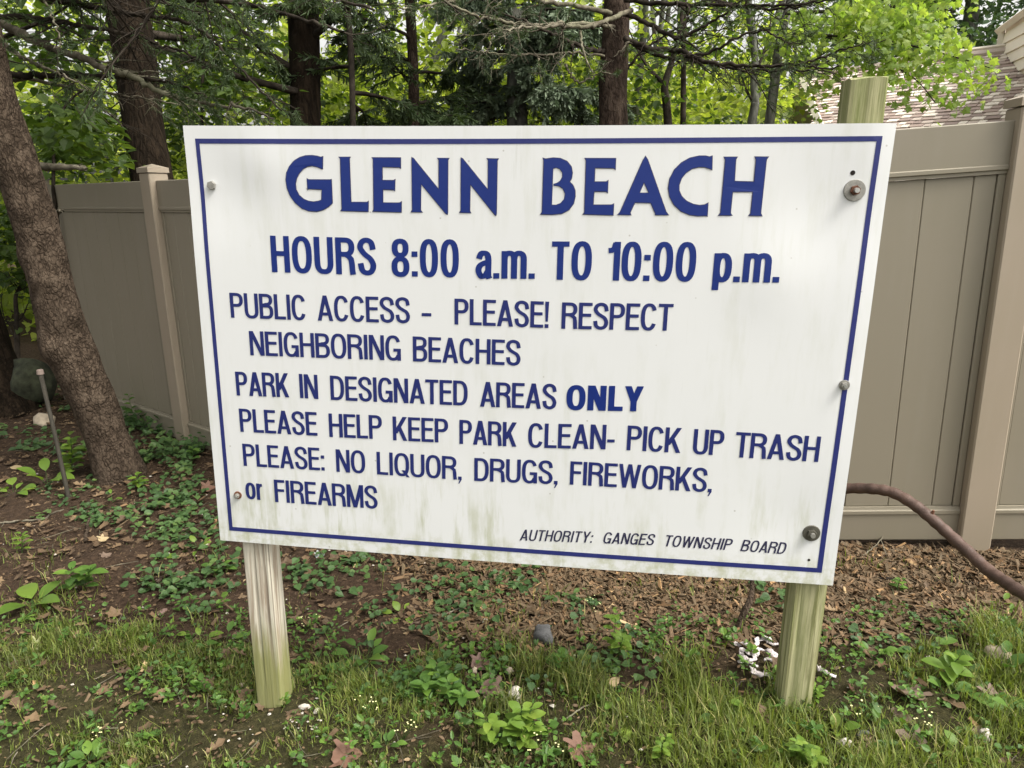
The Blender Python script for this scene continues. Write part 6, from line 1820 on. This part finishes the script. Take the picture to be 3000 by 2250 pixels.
# ------------------------------------------------------------------ single fallen leaves the photograph lets one pick out
def dead_leaf(px, py, size, rot, curl, col, shape, label, seed, tilt=(0, 0)):
    rs = random.Random(seed); p = G(px, py); p[2] = float(ground_z(p[0], p[1])) + 0.012
    lo = {'maple': T_MAPLE, 'oak': T_OAK, 'plain': T_LEAF}[shape]
    # outline refined: centre fan of many vertices
    if shape == 'plain':
        out = [(t, 0.26 * math.sin(math.pi * t ** 0.8) + 0.012 * rs.uniform(-1, 1)) for t in np.linspace(0, 1, 9)]
        out = out + [(t, -w * rs.uniform(.8, 1.1)) for t, w in out[-2:0:-1]]
    else:
        out = [(q[0], q[1]) for q in lo[1:]]
        o2 = []
        for i in range(len(out)):
            a, b = out[i], out[(i + 1) % len(out)]
            o2.append(a); mx_ = ((a[0] + b[0]) / 2, (a[1] + b[1]) / 2); o2.append((mx_[0] * 1.0 + rs.uniform(-.05, .05) + (mx_[0] - .42) * .12, mx_[1] * 1.12 + rs.uniform(-.05, .05)))
        out = o2
    rings = [(1.0, out), (0.55, out)]
    cx = 0.42
    def zz(x, y): return curl * (1.4 * y * y + 0.5 * (x - .45) ** 2) + 0.05 * noise.noise(Vector((x * 5 + seed, y * 5, 0))) + 0.03 * noise.noise(Vector((x * 13 + seed, y * 13, 3)))
    vs = []; k_ = len(out)
    for f, o_ in rings:
        for x, y in o_:
            X, Y = cx + (x - cx) * f, y * f; vs.append((X, Y, zz(X, Y)))
    vs.append((cx, 0, zz(cx, 0)))
    fs = [(i, (i + 1) % k_, k_ + (i + 1) % k_, k_ + i) for i in range(k_)] + [(k_ + i, k_ + (i + 1) % k_, 2 * k_) for i in range(k_)]
    me = bpy.data.meshes.new('fallen_leaf')
    Rm = Matrix.Rotation(rot, 3, 'Z') @ Matrix.Rotation(tilt[0], 3, 'X') @ Matrix.Rotation(tilt[1], 3, 'Y')
    co = [Rm @ (Vector(v) * size * 0.82) for v in vs]
    mnz = min(c.z for c in co)
    # stem
    me.from_pydata([(c.x, c.y, c.z - mnz - 0.10 * (-mnz) - 0.003) for c in co], [], fs)
    at = me.attributes.new('v', 'FLOAT', 'POINT'); at.data.foreach_set('value', [col] * len(co))
    me.polygons.foreach_set('use_smooth', [True] * len(me.polygons)); me.update()
    if mat_leaf.get(label) is None: pass
    me.materials.append(leafmats[mat_sel])
    o = bpy.data.objects.new('fallen_leaf', me); COL.objects.link(o); o.location = Vector(p)
    tag(o, label, 'leaf', 'single fallen leaves')
    return o
mat_leaf = {}
leafmats = {
 'brown': leaf_mat('brown fallen leaf', [(0, (0.10, 0.068, 0.048)), (1, (0.21, 0.15, 0.11))], 0.1, 0.7),
 'pink': leaf_mat('pinkish fallen leaf', [(0, (0.13, 0.08, 0.062)), (1, (0.24, 0.155, 0.125))], 0.1, 0.7),
 'tan': leaf_mat('tan fallen leaf', [(0, (0.25, 0.185, 0.10)), (1, (0.44, 0.34, 0.19))], 0.1, 0.7),
 'rust': leaf_mat('rust fallen leaf', [(0, (0.11, 0.056, 0.035)), (1, (0.19, 0.105, 0.07))], 0.1, 0.7),
 'pale': leaf_mat('pale grey fallen leaf', [(0, (0.30, 0.33, 0.33)), (1, (0.42, 0.45, 0.44))], 0.1, 0.6),
 'yellow': leaf_mat('yellow green fallen leaf', [(0, (0.42, 0.45, 0.20)), (1, (0.55, 0.55, 0.28))], 0.2, 0.6),
}
for i, (x, y, s_, r_, cu, mt_, sh, lb, ti) in enumerate([
 (1515, 1885, .105, 0.2, .25, 'tan', 'plain', 'flat tan leaf beside the blue grey stone', (.1, 0)),
 (1100, 2015, .070, 1.9, .9, 'pink', 'oak', 'curled pink leaf standing in the grass below the left half of the sign', (.5, -.5)),
 (1380, 1955, .095, 0.3, .3, 'pink', 'maple', 'flat reddish leaf above the reddish maple leaf', (.1, 0)),
 (1415, 2015, .100, -0.5, .3, 'pink', 'maple', 'reddish maple leaf left of the white stone', (.25, 0)),
 (290, 1590, .060, 0.9, .5, 'tan', 'maple', 'yellow tan leaf on bare soil at left', (.3, 0)),
 (465, 1810, .050, 1.3, .8, 'pink', 'oak', 'small pink leaf left of the left post', (.5, -.4)),
 (2700, 2070, .120, 2.2, .45, 'brown', 'maple', 'large pale brown maple leaf right of the right post', (.25, .1)),
 (2890, 2075, .120, 0.3, .3, 'brown', 'maple', 'brown maple leaf below the tan stone near the right edge', (.25, 0)),
 (2490, 2050, .080, 1.0, .9, 'rust', 'plain', 'folded rust brown leaf right of the right post foot', (.7, .4)),
 (2870, 2190, .110, 1.1, .4, 'brown', 'plain', 'brown leaf under the small white stone at the bottom right', (.2, 0)),
 (2650, 2225, .150, 0.1, .3, 'brown', 'maple', 'largest brown leaf at the bottom right edge', (.2, 0)),
 (2520, 2170, .085, -0.6, .6, 'tan', 'oak', 'tan curled leaf next to the white pebble', (.4, 0)),
 (2610, 2090, .080, -1.0, .7, 'brown', 'oak', 'curled mottled leaf between the post and the large maple leaf', (.5, 0)),
 (590, 1440, .100, 0.5, .5, 'rust', 'maple', 'rust leaf lying behind the left border bolt', (.4, 0)),
 (540, 1300, .080, 2.2, .7, 'tan', 'plain', 'tan leaf propped at the foot of the left fence post', (.8, 0)),
 (30, 1375, .110, 0.1, .3, 'tan', 'plain', 'long light brown leaf at the left edge', (.3, 0)),
 (925, 1640, .060, 0.9, .4, 'pale', 'maple', 'pale blue grey leaf behind the left post', (.4, 0)),
 (80, 1905, .090, -0.1, .6, 'yellow', 'maple', 'pale yellow green lobed leaf in the lower left grass', (.3, 0)),
 (975, 2225, .110, 0.2, .3, 'rust', 'maple', 'reddish brown leaf on the bottom edge left of centre', (.2, 0)),
 (1670, 2225, .110, 0.6, .4, 'rust', 'maple', 'brown maple leaf on the bottom edge right of centre', (.3, 0)),
 (2470, 1740, .060, 1.4, .5, 'brown', 'plain', 'dull brown leaf in mulch beside the lower right sign corner', (.4, 0)),
 (1785, 2020, .070, 1.0, .9, 'tan', 'plain', 'curled grey tan leaf right of the white stone', (.5, 0)),
 (1190, 1830, .07, .2, .4, 'brown', 'oak', 'dark brown leaf in the chips below the sign edge', (.3, 0)),
 (300, 1640, .06, 1.2, .4, 'brown', 'maple', 'brown leaf between the yellow tan leaf and the tall weed', (.2, 0)),
 (270, 1700, .08, 2.8, .4, 'rust', 'oak', 'reddish leaf beside the foot of the tall weed', (.2, 0)),
 (350, 1905, .10, .1, .3, 'brown', 'oak', 'flat brown leaf in the thin grass left of the left post', (.1, 0)),
]):
    mat_sel = mt_
    dead_leaf(x, y, s_, r_, cu, 0.3 + 0.5 * random.random(), sh, lb, 400 + i, ti)

# ------------------------------------------------------------------ stones
def stone(px, py, rx, ry, rz, mat, label, seed, sink=0.35, name='stone', dz=0.0):
    bm = bmesh.new(); bmesh.ops.create_icosphere(bm, subdivisions=3, radius=1)
    for v in bm.verts:
        n_ = noise.noise(v.co * 1.3 + Vector((seed, 0, 0))) * 0.35 + noise.noise(v.co * 4 + Vector((seed, 3, 0))) * 0.10
        c = v.co * (1 + n_)
        v.co = Vector((c.x * rx, c.y * ry, c.z * rz))
    me = bpy.data.meshes.new(name); bm.to_mesh(me); bm.free()
    me.polygons.foreach_set('use_smooth', [True] * len(me.polygons)); me.materials.append(M[mat])
    p = G(px, py); o = bpy.data.objects.new(name, me); COL.objects.link(o)
    o.location = (p[0], p[1], float(ground_z(p[0], p[1])) + rz * (1 - sink) + dz); o.rotation_euler = (0, 0, seed)
    return tag(o, label, 'stone', 'loose stones')
stone(1510, 2050, .024, .018, .026, 'stone_white', 'white angular stone in the grass below the sign centre', 1.2, 0.2)
stone(1592, 1880, .045, .035, .040, 'stone_blue', 'round blue grey stone in the chips below the sign centre', 2.3, 0.35)
stone(2474, 2190, .020, .015, .017, 'stone_white', 'rounded white stone at the bottom right of the right post', 3.1, 0.3)
stone(2884, 2165, .022, .016, .018, 'stone_white', 'white grey stone near the lower right corner', 4.4, 0.3)
stone(2920, 1935, .045, .030, .030, 'stone_tan', 'flat tan stone near the right edge', 5.5, 0.4)
stone(894, 2076, .020, .011, .009, 'stone_white', 'small white chip shaped stone at the left post foot', 6.6, 0.2)
stone(927, 2088, .011, .008, .008, 'stone_white', 'small stone just right of the chip shaped stone', 7.7, 0.2)
stone(790, 2100, .007, .007, .007, 'stone_white', 'tiny round pebble in front of the left post', 8.1, 0.1)
stone(270, 1908, .014, .010, .010, 'stone_white', 'small white stone in the lower left grass', 9.2, 0.3)
stone(700, 2015, .020, .009, .009, 'stone_tan', 'flat narrow stone left of the left post foot', 10.3, 0.3)
stone(1390, 1970, .015, .010, .010, 'stone_tan', 'tan pebble beside the flat reddish leaf', 11.0, 0.2)
stone(1490, 1970, .018, .012, .012, 'stone_tan', 'tan stone above the white angular stone', 12.0, 0.2)
stone(2530, 2160, .022, .014, .012, 'stone_blue', 'grey stone beside the tan curled leaf', 13.0, 0.3)
stone(1420, 1826, .012, .010, .010, 'stone_white', 'white pebble in the chips below the sign centre left', 14.0, 0.1)
stone(130, 1240, .11, .07, .05, 'stone_tan', 'low pale stone beside the thin stake', 15.0, 0.5)
b = stone(100, 1188, .17, .17, .22, 'boulder', 'mossy boulder between the dark tree base and the leaning trunk', 16.0, 0.15, 'boulder')

# ------------------------------------------------------------------ thin stake, sticks, white scraps
def stake():
    p = G(202, 1462); top = PD(118, 1092, ((p - CAM) @ ROT[:, 2]) + 0.05)
    T = thing('stake', 'thin leaning stake with a pale cap at the left', 'stake', tuple(p))
    mb = MB(); mid = (p + top) / 2 + np.array([0.004, 0, 0.0])
    mb.tube([p + (p - top) * 0.08, p, mid, top], [0.0125, 0.0125, 0.012, 0.012], 10)
    link('rod', mb.mesh('rod', True), M['stake'], T)
    mb = MB(); mb.tube([top - np.array([0, 0, .008]), top + np.array([0, 0, .018])], [0.020, 0.017], 12)
    link('cap', mb.mesh('cap'), M['stake_cap'], T)
stake()
def stick(pix, r0, r1, label, mat='twig', lift=0.012, seed=1, raised=None):
    rs = random.Random(seed)
    P = np.array([G(x, y) for x, y in pix]); P[:, 2] = ground_z(P[:, 0], P[:, 1]) + lift
    if raised: P[:, 2] += np.array(raised)
    path = smooth_path(P, 7)
    for i in range(1, len(path) - 1): path[i] += np.array([rs.gauss(0, .0018), rs.gauss(0, .0018), rs.gauss(0, .0012)])
    mb = MB(); mb.tube(path, np.linspace(r0, r1, len(path)) * (1 + 0.12 * np.sin(np.arange(len(path)) * 2.1)), 8)
    return tag(link('stick', mb.mesh('stick', True), M[mat]), label, 'stick', 'loose sticks')
stick([(455, 1715), (480, 1698), (510, 1680), (545, 1660)], .010, .006, 'short brown stick on bare soil left of the left post', 'bark_near', seed=2)
stick([(-60, 1545), (0, 1538), (60, 1532), (127, 1527), (150, 1512), (188, 1498)], .007, .004, 'long thin pale stick at the left edge', seed=3)
stick([(250, 1590), (256, 1560), (262, 1530), (285, 1500), (330, 1495)], .009, .005, 'crooked root like stick below the leaning trunk', 'bark_near', seed=4)
stick([(1645, 2125), (1690, 2095), (1740, 2060)], .003, .002, 'thin straw coloured stick in mid lawn', seed=5)
stick([(2090, 2075), (2130, 2045), (2178, 2005)], .0035, .0022, 'thin straw stick left of the right post foot', seed=6)
stick([(1240, 1815), (1300, 1808), (1345, 1790), (1400, 1770)], .005, .003, 'pale forked stick in the chips under the sign', seed=7)
stick([(1330, 1820), (1350, 1808), (1378, 1803)], .004, .003, 'short straight pale stick in the chips', seed=8)
stick([(20, 1460), (70, 1440), (150, 1410)], .004, .003, 'thin dark twig at the left edge', 'twig_dark', seed=9)
stick([(2560, 1700), (2640, 1706), (2760, 1710), (2900, 1718)], .005, .003, 'long dark twig lying in the mulch beneath the pipe', 'twig_dark', seed=10)
stick([(2520, 1640), (2560, 1620), (2600, 1585)], .003, .002, 'bare twig under the fence rail', seed=11, raised=[0, .02, .05])
stick([(2600, 1640), (2580, 1610), (2560, 1580)], .003, .002, 'crossed bare twig under the fence rail', seed=12, raised=[0, .02, .05])
# broken bent stem behind the panel, left of the right post
g = G(2160, 1850)
dd = (g - CAM) @ ROT[:, 2]
path = smooth_path([g + np.array([-0.004, 0, -0.02]), PD(2163, 1840, dd), PD(2180, 1795, dd), PD(2197, 1760, dd + .02), PD(2203, 1730, dd + .04), PD(2204, 1690, dd + .06), PD(2208, 1640, dd + .1), PD(2216, 1560, dd + .14)], 6)
mb = MB(); mb.tube(path, np.interp(np.arange(len(path)), [0, len(path) * .45, len(path) * .55, len(path)], [.0135, .0115, .0085, .006]), 9)
tag(link('broken_stem', mb.mesh('broken_stem', True), M['bark_near']), 'bent broken brown stem behind the panel left of the right post', 'stem')

def ribbon(pix, wd, label, seed):
    rs = random.Random(seed)
    P = np.array([G(x, y) for x, y in pix]); P[:, 2] = ground_z(P[:, 0], P[:, 1]) + 0.02
    path = smooth_path(P, 9); n_ = len(path)
    P0 = path.copy()
    ph = rs.uniform(0, 6)
    L_ = np.concatenate([[0], np.cumsum(np.linalg.norm(np.diff(path, axis=0), axis=1))])
    m_ = max(24, int(L_[-1] / 0.004)); t_ = np.linspace(0, L_[-1], m_)
    path = np.stack([np.interp(t_, L_, P0[:, k_]) for k_ in range(3)], -1); n_ = m_
    path[:, 2] += 0.004 * np.sin(t_ * 120 + ph)
    path[:, 0] += 0.004 * np.sin(t_ * 150 + ph); path[:, 1] += 0.004 * np.cos(t_ * 170 + ph)
    T_ = np.gradient(path, axis=0); T_ /= np.linalg.norm(T_, axis=1)[:, None]
    S_ = np.cross(T_, [0, 0, 1.0]); S_ /= np.linalg.norm(S_, axis=1)[:, None]
    V = []; F = []
    for i in range(n_):
        s1 = t_[i]
        w_ = wd * (0.8 + 0.15 * math.sin(s1 * 110 + ph) + 0.08 * math.sin(s1 * 310 + ph))
        for k_ in range(5):
            s_ = (k_ / 4 - .5)
            V.append(path[i] + S_[i] * s_ * w_ + np.array([0, 0, 0.004 * math.sin(k_ * 1.9 + s1 * 260) - 0.010 * s_ * s_ + s_ * w_ * 0.5 * math.sin(s1 * 90 + ph)]))
        if i:
            for k_ in range(4): F.append((5 * (i - 1) + k_, 5 * (i - 1) + k_ + 1, 5 * i + k_ + 1, 5 * i + k_))
    return V, F
def scrap(lists, wd, label, seed):
    mb = MB()
    for j, l in enumerate(lists): mb.add(*ribbon(l, wd, label, seed + j))
    me = mb.mesh('torn_scrap', True)
    o = link('torn_scrap', me, M['white_scrap'])
    so_ = o.modifiers.new('thickness', 'SOLIDIFY'); so_.thickness = 0.002
    tag(o, label, 'scrap', None)
scrap([[(2152, 1898), (2175, 1900), (2200, 1900), (2222, 1890), (2235, 1878), (2250, 1892), (2275, 1905)],
       [(2168, 1915), (2185, 1925), (2205, 1930), (2225, 1915), (2250, 1920), (2268, 1935), (2260, 1948), (2240, 1942)],
       [(2160, 1955), (2180, 1950), (2200, 1958), (2218, 1965)],
       [(2198, 1972), (2215, 1985), (2240, 1990), (2262, 1998)],
       [(2170, 1925), (2180, 1945), (2200, 1945), (2215, 1930)]], 0.021, 'crumpled white torn strips on the chips left of the right post', 5)
scrap([[(2396, 1965), (2408, 1980), (2425, 1990), (2445, 1993)]], 0.014, 'small curl of white scrap just right of the right post', 9)
